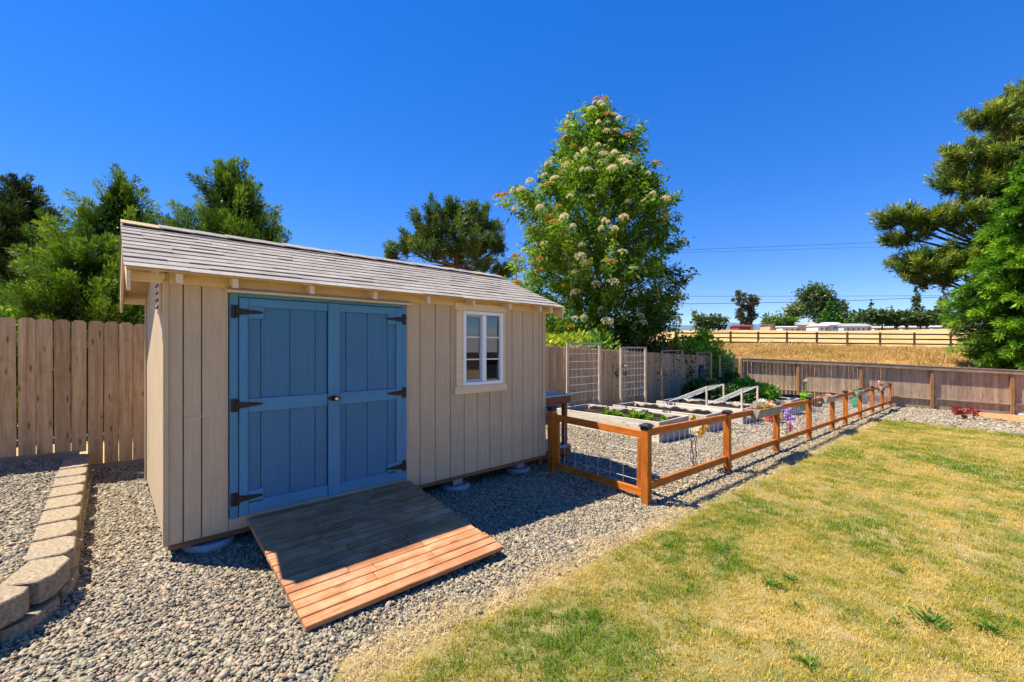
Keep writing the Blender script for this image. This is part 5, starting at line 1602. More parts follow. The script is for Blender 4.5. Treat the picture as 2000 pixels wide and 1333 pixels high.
# ---- big flowering tree in the middle
def flowering_tree():
    rg = np.random.default_rng(77)
    KT = 17.6 / 15.2
    base = gp3(1174, 17.6); b0 = np.array(base)
    t = tree_root('rowan_tree', base, 'tall broad green tree with cream and rusty flower heads behind the picket fence')
    top_c = np.array(at(1160, 195, 17.6)); 
    zs = [0, 1.2 * .9, 2.4, 3.6, 4.6, 5.6, 6.6, 7.4, 8.4, 9.3, 10.0, 10.45]
    hw = [1.5, 2.2, 2.75, 3.02, 3.0, 2.95, 2.85, 2.50, 1.80, 1.40, 0.90, 0.25]
    zs = [q * KT * 0.95 for q in zs]; hw = [q * KT * 0.90 for q in hw]; ZT = zs[-1]
    def ax(s): return np.array([b0[0] + (top_c[0] - b0[0]) * s, b0[1] + (top_c[1] - b0[1]) * s, 0])
    rt = np.array([RGT[0], RGT[1], 0]); fw_ = np.array([FWD[0], FWD[1], 0])
    mb = MB()
    mb.tube([tuple(ax(s) + np.array([0, 0, b0[2] - 0.1 + 11.2 * s]) - b0 + rt * 0.12 * math.sin(7 * s)) for s in np.linspace(0, 1, 12)], [0.17 * (1 - 0.93 * s) + .01 for s in np.linspace(0, 1, 12)], 10)
    mb.build('trunk', M['bark_red'], t, base)
    for off, h in ((-0.9, 9.6), (0.6, 6.6)):
        mb = MB(); mb.tube([tuple(rt * off * (0.25 + 0.75 * min(1, 3 * s)) + np.array([0, 0, h * s])) for s in np.linspace(0, 1, 9)], [0.11 * (1 - 0.9 * s) + .008 for s in np.linspace(0, 1, 9)], 8)
        mb.build('trunk', M['bark_red'], t, base)
    # clumps of leaves
    K = []; O = []; RO_ = []; mb = MB()
    n_ = 1900
    for i in range(n_):
        z = rg.uniform(0.6, ZT)
        w = np.interp(z, zs, hw)
        if rg.random() * 3.4 > w + 0.5: continue
        a = rg.uniform(0, 2 * np.pi)
        lob = 1 + 0.13 * math.sin(4 * a + 1.7 * z) + 0.08 * math.sin(9 * a - 2.9 * z)
        if 6.9 < z < 8.2: lob *= 1.0 + 0.16 * max(0, -math.cos(a))
        if 8.3 < z < 9.4: lob *= 0.92 - 0.12 * max(0, -math.cos(a))
        r = w * lob * (0.18 + 0.82 * rg.random() ** 0.5)
        o_ = rt * math.cos(a) + fw_ * math.sin(a)
        s = z / ZT
        c = ax(s) + np.array([0, 0, b0[2] + z]) + o_ * r
        RO_.append(r / (w * lob + 1e-6)); K.append(c); O.append(unit(o_ * (0.4 + r / (w + .1)) + np.array([0, 0, 0.55])))
        if i % 9 == 0:
            tr = ax(s * 0.8) + np.array([0, 0, b0[2] + max(z - 0.5 - 0.25 * r, 0.2)])
            mb.tube([tuple(tr - b0), tuple((tr * .45 + c * .55) + np.array([0, 0, -0.12]) - b0), tuple(c - b0)], [0.035, 0.022, 0.008], 5)
    mb.build('limbs', M['bark_red'], t, base)
    K = np.array(K); O = np.array(O)
    per = 58; idx = np.repeat(np.arange(len(K)), per); N = len(idx)
    along_ = rg.uniform(-0.3, 0.32, N)
    P = K[idx] + O[idx] * along_[:, None] + rg.normal(0, 0.10, (N, 3))
    D = unit(O[idx] * 0.5 + rg.normal(0, 0.75, (N, 3)) + np.array([0, 0, -0.05]))
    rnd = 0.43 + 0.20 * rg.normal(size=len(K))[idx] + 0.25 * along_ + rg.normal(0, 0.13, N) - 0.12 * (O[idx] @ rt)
    ks = rg.uniform(0.6, 1.35, len(K))[idx]
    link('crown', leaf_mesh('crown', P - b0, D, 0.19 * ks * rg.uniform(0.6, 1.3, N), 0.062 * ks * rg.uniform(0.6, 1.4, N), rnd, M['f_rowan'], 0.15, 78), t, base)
    # flower heads: flat domed clusters of tiny florets
    M['f_cream'] = foliage('cream_floret', [(0, (0.55, 0.46, 0.24)), (0.5, (0.78, 0.70, 0.44)), (1, (0.90, 0.86, 0.66))], 0.25, tint=(1, 1, .8))
    M['f_rust'] = foliage('rust_floret', [(0, (0.34, 0.15, 0.03)), (0.5, (0.56, 0.29, 0.06)), (1, (0.72, 0.46, 0.14))], 0.25, tint=(1, .8, .6))
    protos = []
    for v, mt in ((0, 'f_cream'), (1, 'f_cream'), (2, 'f_rust')):
        r2 = np.random.default_rng(90 + v); n2 = 150
        a = r2.uniform(0, 2 * np.pi, n2); r = np.sqrt(r2.random(n2)) * (1 + 0.2 * np.sin(5 * a))
        P2 = np.stack([r * np.cos(a) * 0.17, r * np.sin(a) * 0.17, 0.09 * (1 - r * r) + r2.normal(0, 0.008, n2)], -1)
        D2 = unit(np.stack([np.cos(a) * r, np.sin(a) * r, np.full(n2, 0.5)], -1) + r2.normal(0, 0.5, (n2, 3)))
        protos.append(leaf_mesh('flower_head', P2, D2, 0.055, 0.045, r2.random(n2), M[mt], 0, 95 + v))
    r_out = RO_
    outer = [i for i in range(len(K)) if np.dot(O[i], fw_) < 0.25]
    rg.shuffle(outer); cnt = 0
    for i in outer:
        z = K[i][2] - b0[2]
        side = np.dot(K[i] - b0, rt)
        if r_out[i] < 0.62 or rg.random() > (0.9 if side < 0.4 else 0.35) * (1.0 if z > 2.5 else 0.45): continue
        u = rg.random()
        k = 2 if (u < 0.40 and (side < -1.4 or z > 9)) or u < 0.10 else int(u * 10) % 2
        d = O[i] * 0.5 + np.array([0, 0, 0.9]) - fw_ * 0.35
        rot = Vector(d).to_track_quat('Z', 'Y').to_euler()
        s = rg.uniform(0.5, 0.95)
        p = K[i] + O[i] * 0.26 - fw_ * 0.26
        link('flower_head', protos[k], t, tuple(p), rot, (s * rg.uniform(.7, 1.3), s * rg.uniform(.7, 1.3), s * rg.uniform(.7, 1.5))); cnt += 1
        if cnt > 170: break
flowering_tree()

# ---- evergreens behind the left fence
cyp_prof = [(0, 0.85), (0.12, 1.0), (0.35, 0.92), (0.55, 0.74), (0.75, 0.48), (0.9, 0.24), (1.0, 0.04)]
def sc_prof(k): return [(a, b_ * k) for a, b_ in cyp_prof]
pt_prof = [(0, 0.85), (0.15, 1.0), (0.35, 0.97), (0.5, 0.84), (0.65, 0.62), (0.8, 0.38), (0.92, 0.16), (1.0, 0.02)]
def pprof(k): return [(a, b_ * k) for a, b_ in pt_prof]
round_prof = [(0, 0.7), (0.15, 0.95), (0.4, 1.0), (0.6, 0.9), (0.78, 0.68), (0.92, 0.38), (1.0, 0.08)]
def rprof(k): return [(a, b_ * k) for a, b_ in round_prof]
cypress('cypress_tree', gp3(225, 12.0), 6.2, pprof(1.85), 'broad feathery green cypress behind the left end of the fence', M['f_cyp'], 420, 301, (0.1, 0.1), (0.10, 0, 0.25), (0.12, 0.020), 380, 'evergreens behind the shed', clen=12, inner=8000)
cypress('cypress_tree', gp3(482, 13.2), 7.0, pprof(2.25), 'dark windswept cypress rising behind the middle of the shed roof', M['f_cyp2'], 480, 302, (-0.4, 0.2), (-0.25, 0.1, 0.45), (0.13, 0.021), 380, 'evergreens behind the shed', clen=12, inner=9000)
cypress('cypress_tree', gp3(40, 15.0), 7.2, pprof(2.0), 'thin dark conifer at the left edge behind the fence', M['f_cyp3'], 380, 303, (0, 0), (0, 0, 0.2), (0.19, 0.030), 220, 'evergreens behind the shed', inner=2500, clen=13)
cypress('cypress_tree', gp3(165, 8.6), 3.55, rprof(1.25), 'low bright green cypress right behind the left picket fence', M['f_cyp'], 420, 305, (0.1, 0), (0.1, 0, 0.1), (0.085, 0.014), 330, 'evergreens behind the shed', clen=6.5, inner=9000)
p = gp3(25, 8.0)
blob_tree('leafy_shrub', p, [((p[0], p[1], p[2] + 1.5), (0.85, 0.8, 0.85)), ((p[0] - .9, p[1] + .4, p[2] + 1.5), (0.9, 0.8, 0.9)), ((p[0] + 0.3, p[1] - .1, p[2] + 0.9), (0.9, 0.8, 0.9))], 9000, 0.12, 0.065,
          'bright broad-leaved shrub behind the left end of the fence', M['f_shrub'], 310, cat='shrub', trunk=[([p, (p[0], p[1], p[2] + 1.2)], [0.05, 0.03])])
p = gp3(640, 16.0)
cypress('cypress_tree', p, 4.7, rprof(2.0), 'low dark conifer behind the shed between cypress and pine', M['f_cyp2'], 280, 306, (0, 0), (0, 0, 0), (0.22, 0.04), 110, 'evergreens behind the shed', inner=2500)

# ---- pine behind the roof
ZP = 30.0
def A(px, py, dz=0.0): q = at(px, py, ZP + dz); return (q.x, q.y, q.z)
pb_ = gp3(893, ZP)
pr_ = 0.035 * ZP
cl = []
for px, py, rx, rz, c, dz in ((868, 415, 40, 22, 26, 0), (915, 420, 38, 24, 26, 1), (840, 435, 36, 22, 22, -1), (945, 445, 30, 24, 20, .5), (880, 450, 55, 22, 34, -1.5), (820, 465, 34, 18, 18, .5),
                              (960, 470, 26, 18, 14, -.5), (790, 482, 32, 13, 14, 0), (915, 475, 45, 18, 24, -1.5), (850, 488, 48, 15, 24, -1.5), (768, 505, 18, 8, 7, 0), (978, 482, 14, 9, 6, 0), (900, 500, 60, 14, 22, 1), (940, 520, 42, 12, 14, 1), (985, 530, 26, 12, 12, 2)):
    cl.append((A(px, py, dz), (rx * ZP / 855, rx * ZP / 855, rz * ZP / 855), c))
pine('pine_tree', pb_, [pb_, A(893, 560), A(892, 520), A(890, 480), A(885, 440), A(880, 405)], cl, 'dark spreading pine showing above the shed roof', M['f_pine'], 320, size=0.9, needles=150, nl=(0.36, 0.05), limb=0.07)

# ---- big pine and cypress at the right
ZP = 27.0
def A(px, py, dz=0.0): q = at(px, py, ZP + dz); return (q.x, q.y, q.z)
pb_ = gp3(2025, ZP)
cl = []
for px, py, rx, rz, c, dz in ((1990, 205, 40, 22, 24, 0), (2040, 180, 50, 40, 30, 1), (1935, 232, 34, 20, 20, -1), (1980, 262, 55, 26, 34, 0), (2040, 270, 60, 40, 34, -1), (1870, 305, 36, 22, 22, 0), (1920, 318, 45, 24, 28, -1.2), (1985, 330, 55, 28, 34, -1),
                              (1865, 352, 32, 20, 20, 0), (1920, 370, 52, 24, 30, -1), (1990, 400, 55, 28, 30, -1), (1770, 425, 26, 16, 14, 0), (1735, 432, 22, 12, 10, 0), (1815, 432, 30, 16, 16, -.5), (1870, 425, 45, 18, 24, -1),
                              (1925, 440, 50, 20, 26, 0), (1770, 465, 34, 10, 12, .5), (1830, 505, 60, 16, 26, 0), (1790, 522, 42, 14, 18, -.5), (1880, 510, 50, 18, 22, -1), (1825, 545, 40, 10, 14, 0), (1950, 500, 50, 30, 24, 1), (2050, 400, 70, 60, 40, 1)):
    cl.append((A(px, py, dz), (rx * ZP / 855, rx * ZP / 855, rz * ZP / 855), int(c * 1.1)))
pine('pine_tree', pb_, [pb_, A(2025, 600), A(2020, 500), A(2015, 400), A(2018, 300), A(2025, 200), A(2030, 130)], cl, 'large golden-green pine leaning in from the right edge', M['f_pine2'], 330, size=0.95, needles=150, nl=(0.40, 0.055), limb=0.08)
pb_ = gp3(2062, 22.5)
cypress('cypress_tree', pb_, 13.4, [(0, 1.0), (0.06, 2.2), (0.13, 3.0), (0.28, 3.2), (0.45, 3.05), (0.62, 2.4), (0.83, 1.1), (1.0, 0.1)], 'dense bright green cypress in front of the right-hand pine', M['f_bright'], 1000, 340,
        (0.3, 0.0), (-0.3, 0, -0.45), (0.25, 0.038), 260, None, 9000, up=0.2, clen=11)

# ---- undergrowth along the picket fence
p = gp3(1105, 13.6)
blob_tree('yellow_green_shrub', p, [((p[0], p[1], p[2] + 1.35), (0.85, 0.8, 1.0)), ((p[0] - .6, p[1], p[2] + 1.3), (0.8, 0.7, 0.95)), ((p[0] + 0.5, p[1] + .2, p[2] + 1.0), (0.8, 0.7, 0.9))], 9000, 0.15, 0.075,
          'yellow-green leafy shrub above the fence beside the shed corner', M['f_yel'], 350, cat='shrub', trunk=[([p, (p[0], p[1], p[2] + 1.0)], [0.05, 0.03])])
p = gp3(1160, 14.2)
blob_tree('leafy_shrub', p, [((p[0], p[1], p[2] + 1.2), (0.9, 0.8, 1.1)), ((p[0] + .6, p[1] + .4, p[2] + 1.4), (0.8, 0.8, 1.1))], 6000, 0.17, 0.08,
          'dark green leafy shrub at the foot of the flowering tree', M['f_shrub'], 351, cat='shrub', trunk=[([p, (p[0], p[1], p[2] + 1.0)], [0.05, 0.03])])
p = gp3(1265, 16.6)
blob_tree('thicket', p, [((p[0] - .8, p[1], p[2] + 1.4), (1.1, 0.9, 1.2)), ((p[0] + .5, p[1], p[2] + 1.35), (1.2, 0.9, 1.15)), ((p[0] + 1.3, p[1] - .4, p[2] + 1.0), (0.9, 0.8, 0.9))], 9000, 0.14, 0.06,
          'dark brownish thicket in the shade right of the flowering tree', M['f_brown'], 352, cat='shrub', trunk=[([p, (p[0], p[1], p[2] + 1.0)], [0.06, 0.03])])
p = gp3(1372, 18.6)
blob_tree('leafy_shrub', p, [((p[0] - .5, p[1] + .3, p[2] + 1.35), (1.0, 0.8, 1.3)), ((p[0] + .2, p[1], p[2] + 1.4), (0.95, 0.8, 1.25)), ((p[0] + 0.95, p[1] - .3, p[2] + 1.1), (0.7, 0.6, 0.95)), ((p[0] + 0.1, p[1], p[2] + 2.3), (0.35, 0.35, 0.55))], 13000, 0.15, 0.08,
          'rounded bright green shrub spilling over the fence corner', M['f_leafy'], 353, cat='shrub', trunk=[([p, (p[0], p[1], p[2] + 1.0)], [0.05, 0.03])])

# ---- vegetables
p = (14.2, 1.5, bD[2])
blob_tree('leafy_plants', (14.2, 1.4, bD[2] + 0.2), [((14.2, 1.1, bD[1] + 0.12), (0.5, 0.5, 0.26)), ((14.2, 1.8, bD[1] + 0.18), (0.55, 0.6, 0.30)), ((14.3, 2.3, bD[1] + 0.22), (0.6, 0.5, 0.30)), ((14.75, 0.9, bD[1] + 0.05), (0.3, 0.3, 0.3))], 9000, 0.10, 0.06,
          'dark bushy green plants covering the fourth raised bed', M['f_potato'], 360, cat='plant')
blob_tree('leafy_plant', (15.6, 1.2, bE[1] - 0.1), [((15.65, 0.85, bE[1] + 0.10), (0.5, 0.45, 0.26)), ((15.7, 1.45, bE[1] + 0.20), (0.5, 0.5, 0.32)), ((15.3, 0.6, bE[1] - 0.02), (0.3, 0.3, 0.25))], 4200, 0.17, 0.07,
          'bright leafy green plant filling the farthest raised bed', M['f_leafy'], 361, cat='plant')
blob_tree('leafy_plant', (16.9, 1.0, float(ground_z(16.9, 1.0))), [((16.9, 1.0, float(ground_z(16.9, 1.0)) + 0.45), (0.35, 0.3, 0.35))], 900, 0.12, 0.06,
          'yellow-green bushy plant right of the farthest raised bed', M['f_yel'], 362, cat='plant')
blob_tree('leafy_plant', (15.9, 1.9, bE[1] - 0.1), [((15.9, 1.9, bE[1] + 0.38), (0.36, 0.33, 0.34))], 1500, 0.12, 0.06, 'dark upright leafy plant at the back of the farthest raised bed', M['f_potato'], 363, cat='plant')
# small red maple
p = (20.05, -3.78, float(ground_z(20.05, -3.78)))
blob_tree('red_maple', p, [((p[0], p[1], p[2] + 0.20), (0.32, 0.32, 0.12)), ((p[0] + .22, p[1] - .22, p[2] + 0.30), (0.15, 0.15, 0.10)), ((p[0] - .2, p[1] + .2, p[2] + 0.30), (0.15, 0.15, 0.10))], 620, 0.085, 0.035, 'small dark red maple growing in the gravel by the back fence', M['f_maple'], 364, cat='shrub',
          trunk=[([p, (p[0], p[1], p[2] + 0.18)], [0.02, 0.012])], hollow=0.3)
# weeds in the lawn
for i, (x, y, s, where) in enumerate(((3.36, -2.36, 1.0, 'near the gravel edge'), (3.69, -2.70, 0.8, 'second from the gravel edge'), (3.38, -3.20, 1.2, 'in the middle of the lawn'), (3.60, -3.26, 1.0, 'just beyond the one in the middle'), (3.22, -3.40, 0.8, 'just before the one in the middle'),
                                      (3.72, -4.05, 1.5, 'largest, towards the right edge'), (3.50, -3.90, 0.8, 'left of the largest one'), (3.92, -4.32, 1.2, 'nearest the right edge'), (2.58, -3.62, 1.1, 'nearest the bottom edge'), (2.72, -3.50, 0.7, 'just above the bottom edge'), (4.5, -3.8, 1.0, 'beyond the largest one'))):
    rg = np.random.default_rng(400 + i); n_ = int(90 * s)
    a = rg.uniform(0, 6.28, n_); r = np.abs(rg.normal(0, 0.035, n_)) * s
    P = np.stack([r * np.cos(a) * 1.4, r * np.sin(a), rg.uniform(0.008, 0.03, n_)], -1)
    D = unit(np.stack([np.cos(a), np.sin(a), rg.uniform(0.3, 2.2, n_)], -1))
    o = link('weed', leaf_mesh('weed', P, D, 0.036 * s * rg.uniform(0.5, 1.3, n_), 0.0075 * s, rg.random(n_), M['f_weed'], 0.2, 410 + i), None, (x, y, float(ground_z(x, y))))
    props(o, 'flat green weed in the dry lawn, ' + where, 'weed', 'green weeds in the lawn')

# ================================================================== BEYOND: paddock, far trees, houses, wires
pad = thing('paddock_fence', tuple(at(1650, 678, 41)), 'dark brown three-rail paddock fence across the dry field', 'fence')
PP = []
for i, px in enumerate((1320, 1373, 1427, 1481, 1537, 1595.5, 1655, 1719, 1786, 1857, 1933, 2015, 2105)):
    Z = 45.2 - i * 0.58
    q = at(px, 679, Z); PP.append(Vector((q.x, q.y, float(ground_z(q.x, q.y)))))
for q in PP: box('post', (0.16, 0.16, 1.45), (q.x, q.y, q.z + 0.70), M['dark_rail'], pad)
for a, b_ in zip(PP[:-1], PP[1:]):
    dxy = math.hypot(b_.x - a.x, b_.y - a.y); th_ = math.atan2(b_.y - a.y, b_.x - a.x); sl_ = math.atan2(a.z - b_.z, dxy)
    for h in (0.36, 0.80, 1.26): box('rail', (round(dxy - 0.165, 3), 0.05, 0.13), ((a.x + b_.x) / 2, (a.y + b_.y) / 2, (a.z + b_.z) / 2 + h), M['dark_rail'], pad, rot=(0, sl_, th_))

def far_blob(px, top, hwpx, Z, label, mat, seed, name='far_tree', n=1600, shape='round', leaf=0.9, bottom=648, trunk=True):
    b0 = gp3(px, Z); zt = at(px, top, Z).z; k = Z / 855
    H = zt - b0[2]; w = hwpx * k * 1.12
    rg = np.random.default_rng(seed)
    bl = []
    if shape == 'round':
        for i in range(6):
            a = rg.uniform(-1, 1); bl.append(((b0[0] + RGT[0] * a * w * .6, b0[1] + RGT[1] * a * w * .6, b0[2] + H * rg.uniform(0.5, 0.8)), (w * .48, w * .48, H * rg.uniform(.16, .24))))
        bl.append(((b0[0], b0[1], b0[2] + H * .8), (w * .5, w * .5, H * .2)))
    elif shape == 'cone':
        for i in range(8):
            f = i / 7; bl.append(((b0[0], b0[1], b0[2] + H * (0.12 + 0.83 * f)), (w * (1 - f) + .15, w * (1 - f) + .15, H * 0.075), (1.15 - f)))
    elif shape == 'flat':
        for i in range(9):
            a = -1 + 2 * i / 8; bl.append(((b0[0] + RGT[0] * a * w * .8, b0[1] + RGT[1] * a * w * .8, b0[2] + H * rg.uniform(0.52, 0.84)), (w * .3, w * .3, H * .16)))
    elif shape == 'euc':
        for i in range(9):
            f = i / 8; a = rg.uniform(-.6, .6); bl.append(((b0[0] + RGT[0] * a * w, b0[1] + RGT[1] * a * w, b0[2] + H * (0.28 + .66 * f)), (w * .5, w * .5, H * 0.08)))
    elif shape == 'hedge':
        for i in range(7):
            a = -1 + 2 * i / 6; bl.append(((b0[0] + RGT[0] * a * w * .8, b0[1] + RGT[1] * a * w * .8, b0[2] + H * rg.uniform(0.35, 0.6)), (w * .32, w * .32, H * .42)))
    tk = [([b0, (b0[0] + .1, b0[1], b0[2] + H * .35), (b0[0], b0[1], b0[2] + H * .62)], [0.035 * H, 0.028 * H, 0.018 * H])] if trunk else None
    blob_tree(name, b0, bl, n, leaf, leaf * 0.5, label, mat, seed, 'trees far beyond the field', tk, hollow=0.3, clump=9, spread=0.35)
far_blob(1447, 570, 13, 165, 'taller left eucalyptus of the pair on the far horizon', M['f_euc'], 501, 'eucalyptus_tree', 1500, 'euc', 1.0)
far_blob(1467, 577, 13, 165, 'right eucalyptus of the pair on the far horizon', M['f_euc'], 502, 'eucalyptus_tree', 1500, 'euc', 1.0)
far_blob(1590, 557, 50, 190, 'large dark domed tree rising above the far houses', M['f_far'], 503, 'evergreen_tree', 6500, 'round', 1.4)
far_blob(1545, 592, 24, 175, 'pale green open tree left of the large dark domed tree', M['f_farl'], 504, 'broadleaf_tree', 1200, 'round', 1.2)
far_blob(1528, 617, 30, 160, 'low green hedge trees left of the far houses', M['f_farg'], 505, 'evergreen_tree', 2600, 'hedge', 1.1, trunk=False)
far_blob(1622, 593, 32, 165, 'green pointed cypress behind the white roofed house', M['f_farg'], 506, 'cypress_tree', 4200, 'cone', 1.2)
far_blob(1648, 584, 13, 175, 'slim dark conifer right of the green cypress', M['f_far'], 507, 'conifer_tree', 1100, 'cone', 1.0)
far_blob(1667, 608, 17, 162, 'small green cypress above the long grey house', M['f_farg'], 508, 'cypress_tree', 1200, 'cone', 1.0)
far_blob(1723, 607, 44, 150, 'flat-topped dark cypress, left of two before the white homes', M['f_far'], 509, 'cypress_tree', 4200, 'flat', 1.25)
far_blob(1798, 604, 42, 150, 'flat-topped dark cypress, right of two before the white homes', M['f_far'], 510, 'cypress_tree', 4200, 'flat', 1.25)
far_blob(1702, 587, 14, 185, 'small dark conifer tip above the left flat-topped cypress', M['f_far'], 511, 'conifer_tree', 900, 'cone', 1.0)
far_blob(1741, 598, 9, 185, 'tiny dark conifer tip between the flat-topped cypresses', M['f_far'], 512, 'conifer_tree', 600, 'cone', 0.9)
far_blob(1790, 564, 19, 185, 'tall dark spruce above the right flat-topped cypress', M['f_far'], 513, 'conifer_tree', 1700, 'cone', 1.1)
far_blob(1842, 568, 22, 180, 'brown drying conifer left of the right-hand pine', M['f_farb'], 514, 'conifer_tree', 1700, 'cone', 1.1)
far_blob(1880, 578, 22, 182, 'blue-green conifer partly behind the right-hand cypress', M['f_far'], 515, 'conifer_tree', 1500, 'cone', 1.1)
far_blob(1385, 610, 30, 120, 'far evergreen behind the fence corner shrub', M['f_far'], 517, 'evergreen_tree', 1500, 'hedge', 1.0)

M['w_white'] = plain('white_far_wall', (0.52, 0.53, 0.54), 0.7); M['w_blue'] = plain('blue_grey_wall', (0.36, 0.43, 0.52), 0.7); M['w_red'] = plain('red_barn_wall', (0.20, 0.025, 0.03), 0.8)
M['w_tan'] = plain('tan_wall', (0.40, 0.32, 0.22), 0.8); M['w_teal'] = plain('teal_wall', (0.06, 0.42, 0.40), 0.7)
M['r_grey'] = plain('grey_roof', (0.30, 0.29, 0.28), 0.9); M['r_white'] = plain('pale_metal_roof', (0.50, 0.50, 0.50), 0.6); M['r_red'] = plain('dull_red_roof', (0.14, 0.04, 0.04), 0.9); M['r_or'] = plain('orange_tile_roof', (0.50, 0.22, 0.10), 0.9)
M['darkglass'] = plain('dark_window_glass', (0.03, 0.04, 0.05), 0.1)
def house(name, px0, px1, eave, ridge, Z, wall, roof_m, label, wins=3, cat='house', depth_=6.0, grp='buildings far beyond the field', hip=0.0, door=True):
    a = gp3(px0, Z); b_ = gp3(px1, Z); k = Z / 855
    w = (px1 - px0) * k; ze = at(px0, eave, Z).z; zr = at(px0, ridge, Z).z
    base = min(a[2], b_[2]) - 0.5
    mid = ((a[0] + b_[0]) / 2, (a[1] + b_[1]) / 2, base)
    t = thing(name, mid, label, cat, grp)
    rot = (0, 0, math.atan2(RGT[1], RGT[0]))
    H = max(ze - base, 1.0)
    box('wall', (w, depth_, H), (mid[0], mid[1], base + H / 2), wall, t, rot, 0.0)
    mb = MB(); o_ = 0.3; d2 = depth_ / 2 + 0.35; rh = max(zr - ze, 0.4)
    mb.prism_x([(-d2, 0.004), (d2, 0.004), (0.1, rh), (-0.1, rh)], -w / 2 - o_, w / 2 + o_)
    mb.build('roof', roof_m, t, (mid[0], mid[1], base + H), rot)
    f = Vector((FWD[0], FWD[1], 0)); r_ = Vector((RGT[0], RGT[1], 0))
    for i in range(wins):
        u = (-0.5 + (i + 0.7) / (wins + 0.4)) * w
        c = Vector(mid) + r_ * u - f * (depth_ / 2 + 0.03) + Vector((0, 0, H - 1.0))
        wi = box('window', (min(1.3, w / wins * .5), 0.06, 0.9), c, M['w_white'], t, rot, 0.0)
        box('pane', (min(1.3, w / wins * .5) - 0.2, 0.04, 0.7), c - f * 0.025, M['darkglass'], wi, rot, 0.0)
    if door:
        c = Vector(mid) + r_ * w * 0.42 - f * (depth_ / 2 + 0.03) + Vector((0, 0, 1.5)); box('door', (0.9, 0.06, 2.0), c, M['r_grey'], t, rot, 0.0)
    return t
house('barn', 1434, 1462, 638.5, 635, 152, M['w_red'], M['r_red'], 'small red barn below the eucalyptus pair', 0, 'barn')
house('shed_hut', 1494, 1503, 636, 633, 152, M['w_tan'], M['r_red'], 'tiny brown hut beside the thin pole on the horizon', 1, 'hut')
house('far_house', 1518, 1552, 640, 637.5, 148, M['w_white'], M['r_white'], 'low white building left of the far grey roofs', 3)
house('far_house', 1553, 1586, 636, 629, 158, M['w_tan'], M['r_grey'], 'house with broad grey roof half hidden by hedge', 2)
house('far_house', 1586, 1606, 638, 633, 150, M['w_white'], M['r_white'], 'small white house left of the pale metal roof', 2)
house('far_house', 1607, 1634, 636, 630, 151, M['w_blue'], M['r_white'], 'house with bright pale metal roof and blue-grey wall', 2)
house('far_house', 1635, 1688, 638.5, 632.5, 148, M['w_blue'], M['r_grey'], 'long low grey house with blue-grey wall', 5)
house('mobile_home', 1694, 1742, 641, 638, 158, M['w_white'], M['r_white'], 'white mobile home behind the left flat-topped cypress', 4, 'mobile home')
house('mobile_home', 1748, 1800, 640.5, 637, 158, M['w_white'], M['r_white'], 'white mobile home behind the right flat-topped cypress', 4, 'mobile home')
house('mobile_home', 1806, 1850, 640, 636.5, 158, M['w_blue'], M['r_white'], 'pale blue mobile home right of the flat-topped cypresses', 4, 'mobile home')
house('far_house', 1857, 1876, 638, 630, 150, M['w_teal'], M['r_or'], 'small teal house with orange roof beside the right-hand cypress', 1)

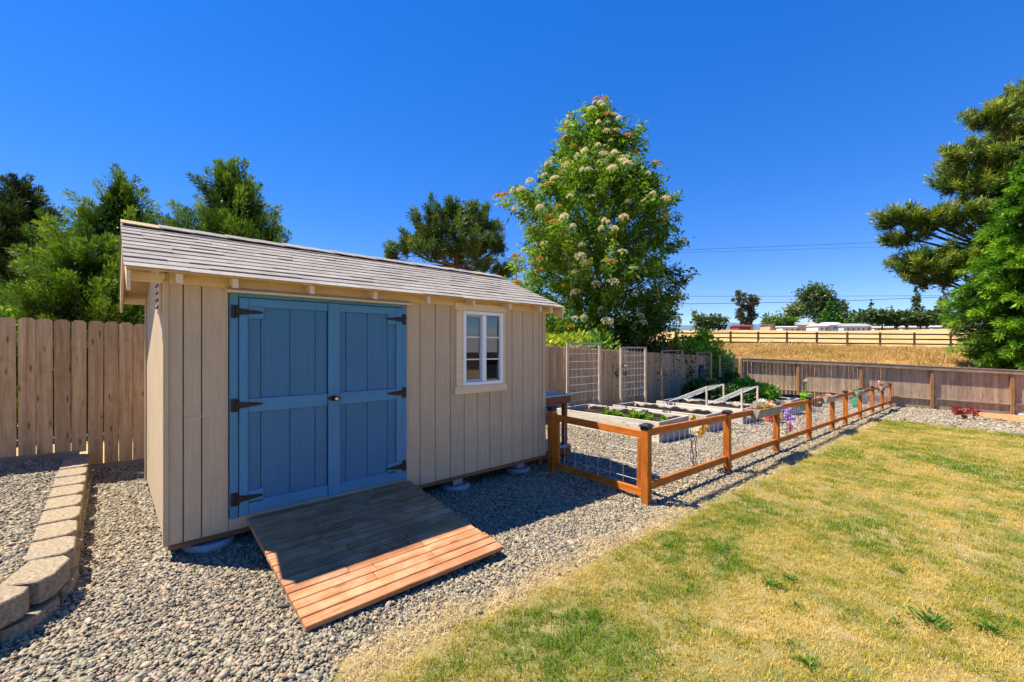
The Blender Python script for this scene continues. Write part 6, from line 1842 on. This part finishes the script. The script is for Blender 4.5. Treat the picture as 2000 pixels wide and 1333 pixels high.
# poles and wires
def upole(name, px, top, Z, label, arm=True, r=0.13):
    b0 = gp3(px, Z); zt = at(px, top, Z).z
    t = thing(name, b0, label, 'utility pole')
    mb = MB(); mb.tube([(0, 0, 0), (0, 0, zt - b0[2])], [r, r * 0.7], 8); mb.build('pole', M['fence_post'] if arm else M['wire'], t, b0)
    if arm: box('crossarm', (2.2, 0.1, 0.12), (b0[0], b0[1], zt - 0.5), M['fence_post'], t, (0, 0, math.atan2(RGT[1], RGT[0]) + .6))
    return t
upole('utility_pole', 1008, 500, 46, 'wooden utility pole rising behind the right end of the shed roof')
upole('utility_pole', 1771, 608, 150, 'wooden utility pole between the flat-topped cypresses', True, 0.3)
upole('flag_pole', 1502, 608, 152, 'thin bare pole on the horizon beside the brown hut', False, 0.12)
def wire(pts, r, label, sag=0.0):
    P = []
    for (a, b_) in zip(pts[:-1], pts[1:]):
        A_ = at(*a); B_ = at(*b_)
        for k in range(12):
            f = k / 12; q = A_.lerp(B_, f); q.z -= sag * 4 * f * (1 - f); P.append(q)
    P.append(at(*pts[-1]))
    c = P[0].copy()
    mb = MB(); mb.tube([q - c for q in P], r, 5)
    o = mb.build('power_line', M['wire'], None, c); props(o, label, 'power line', 'overhead wires')
wire([(1008, 503, 46), (1330, 489, 50), (1745, 473, 54), (2100, 455, 56)], 0.020, 'upper of two high wires crossing behind the pine on the right')
wire([(1008, 507, 46), (1330, 494, 50), (1745, 482, 54), (2100, 470, 56)], 0.014, 'lower of two high wires crossing behind the pine on the right')
wire([(1008, 540, 60), (1345, 579, 75), (1600, 579, 78), (1855, 578, 80), (2100, 574, 84)], 0.036, 'upper of two long dark wires above the far trees')
wire([(1008, 560, 60), (1345, 594, 75), (1600, 590, 78), (1855, 580, 80), (2100, 570, 84)], 0.045, 'lower of two long dark wires above the far trees')
for i, (y0, y1) in enumerate(((518, 508), (521, 511), (526, 514))):
    wire([(700, 533 + i * 4, 34), (840, y0, 36), (950, y1, 42), (1008, y1 - 4, 46)], 0.022, ['highest', 'middle', 'lowest'][i] + ' of three service wires passing over the shed roof')

# ================================================================== HOUSE ACROSS THE LAWN (seen mirrored in the shed window)
hx, hy_ = 17.5, -17.5
hz = float(ground_z(hx, hy_))
hs_ = thing('neighbour_house', (hx, hy_, hz), 'tan house with pale roof across the lawn, mirrored in the shed window', 'house')
box('wall', (9, 7, 2.2), (hx, hy_, hz + 1.1), M['w_tan'], hs_, bev=0)
mb = MB(); mb.prism_x([(-3.9, 0.004), (3.9, 0.004), (0.05, 1.15), (-0.05, 1.15)], -4.9, 4.9); mb.build('roof', M['r_grey'], hs_, (hx, hy_, hz + 2.2))
for k in range(3):
    w_ = box('window', (1.3, 0.08, 1.2), (hx - 2.8 + k * 2.7, hy_ + 3.54, hz + 1.3), M['w_white'], hs_, bev=0)
    box('pane', (1.1, 0.04, 1.0), (hx - 2.8 + k * 2.7, hy_ + 3.575, hz + 1.3), M['darkglass'], w_, bev=0)
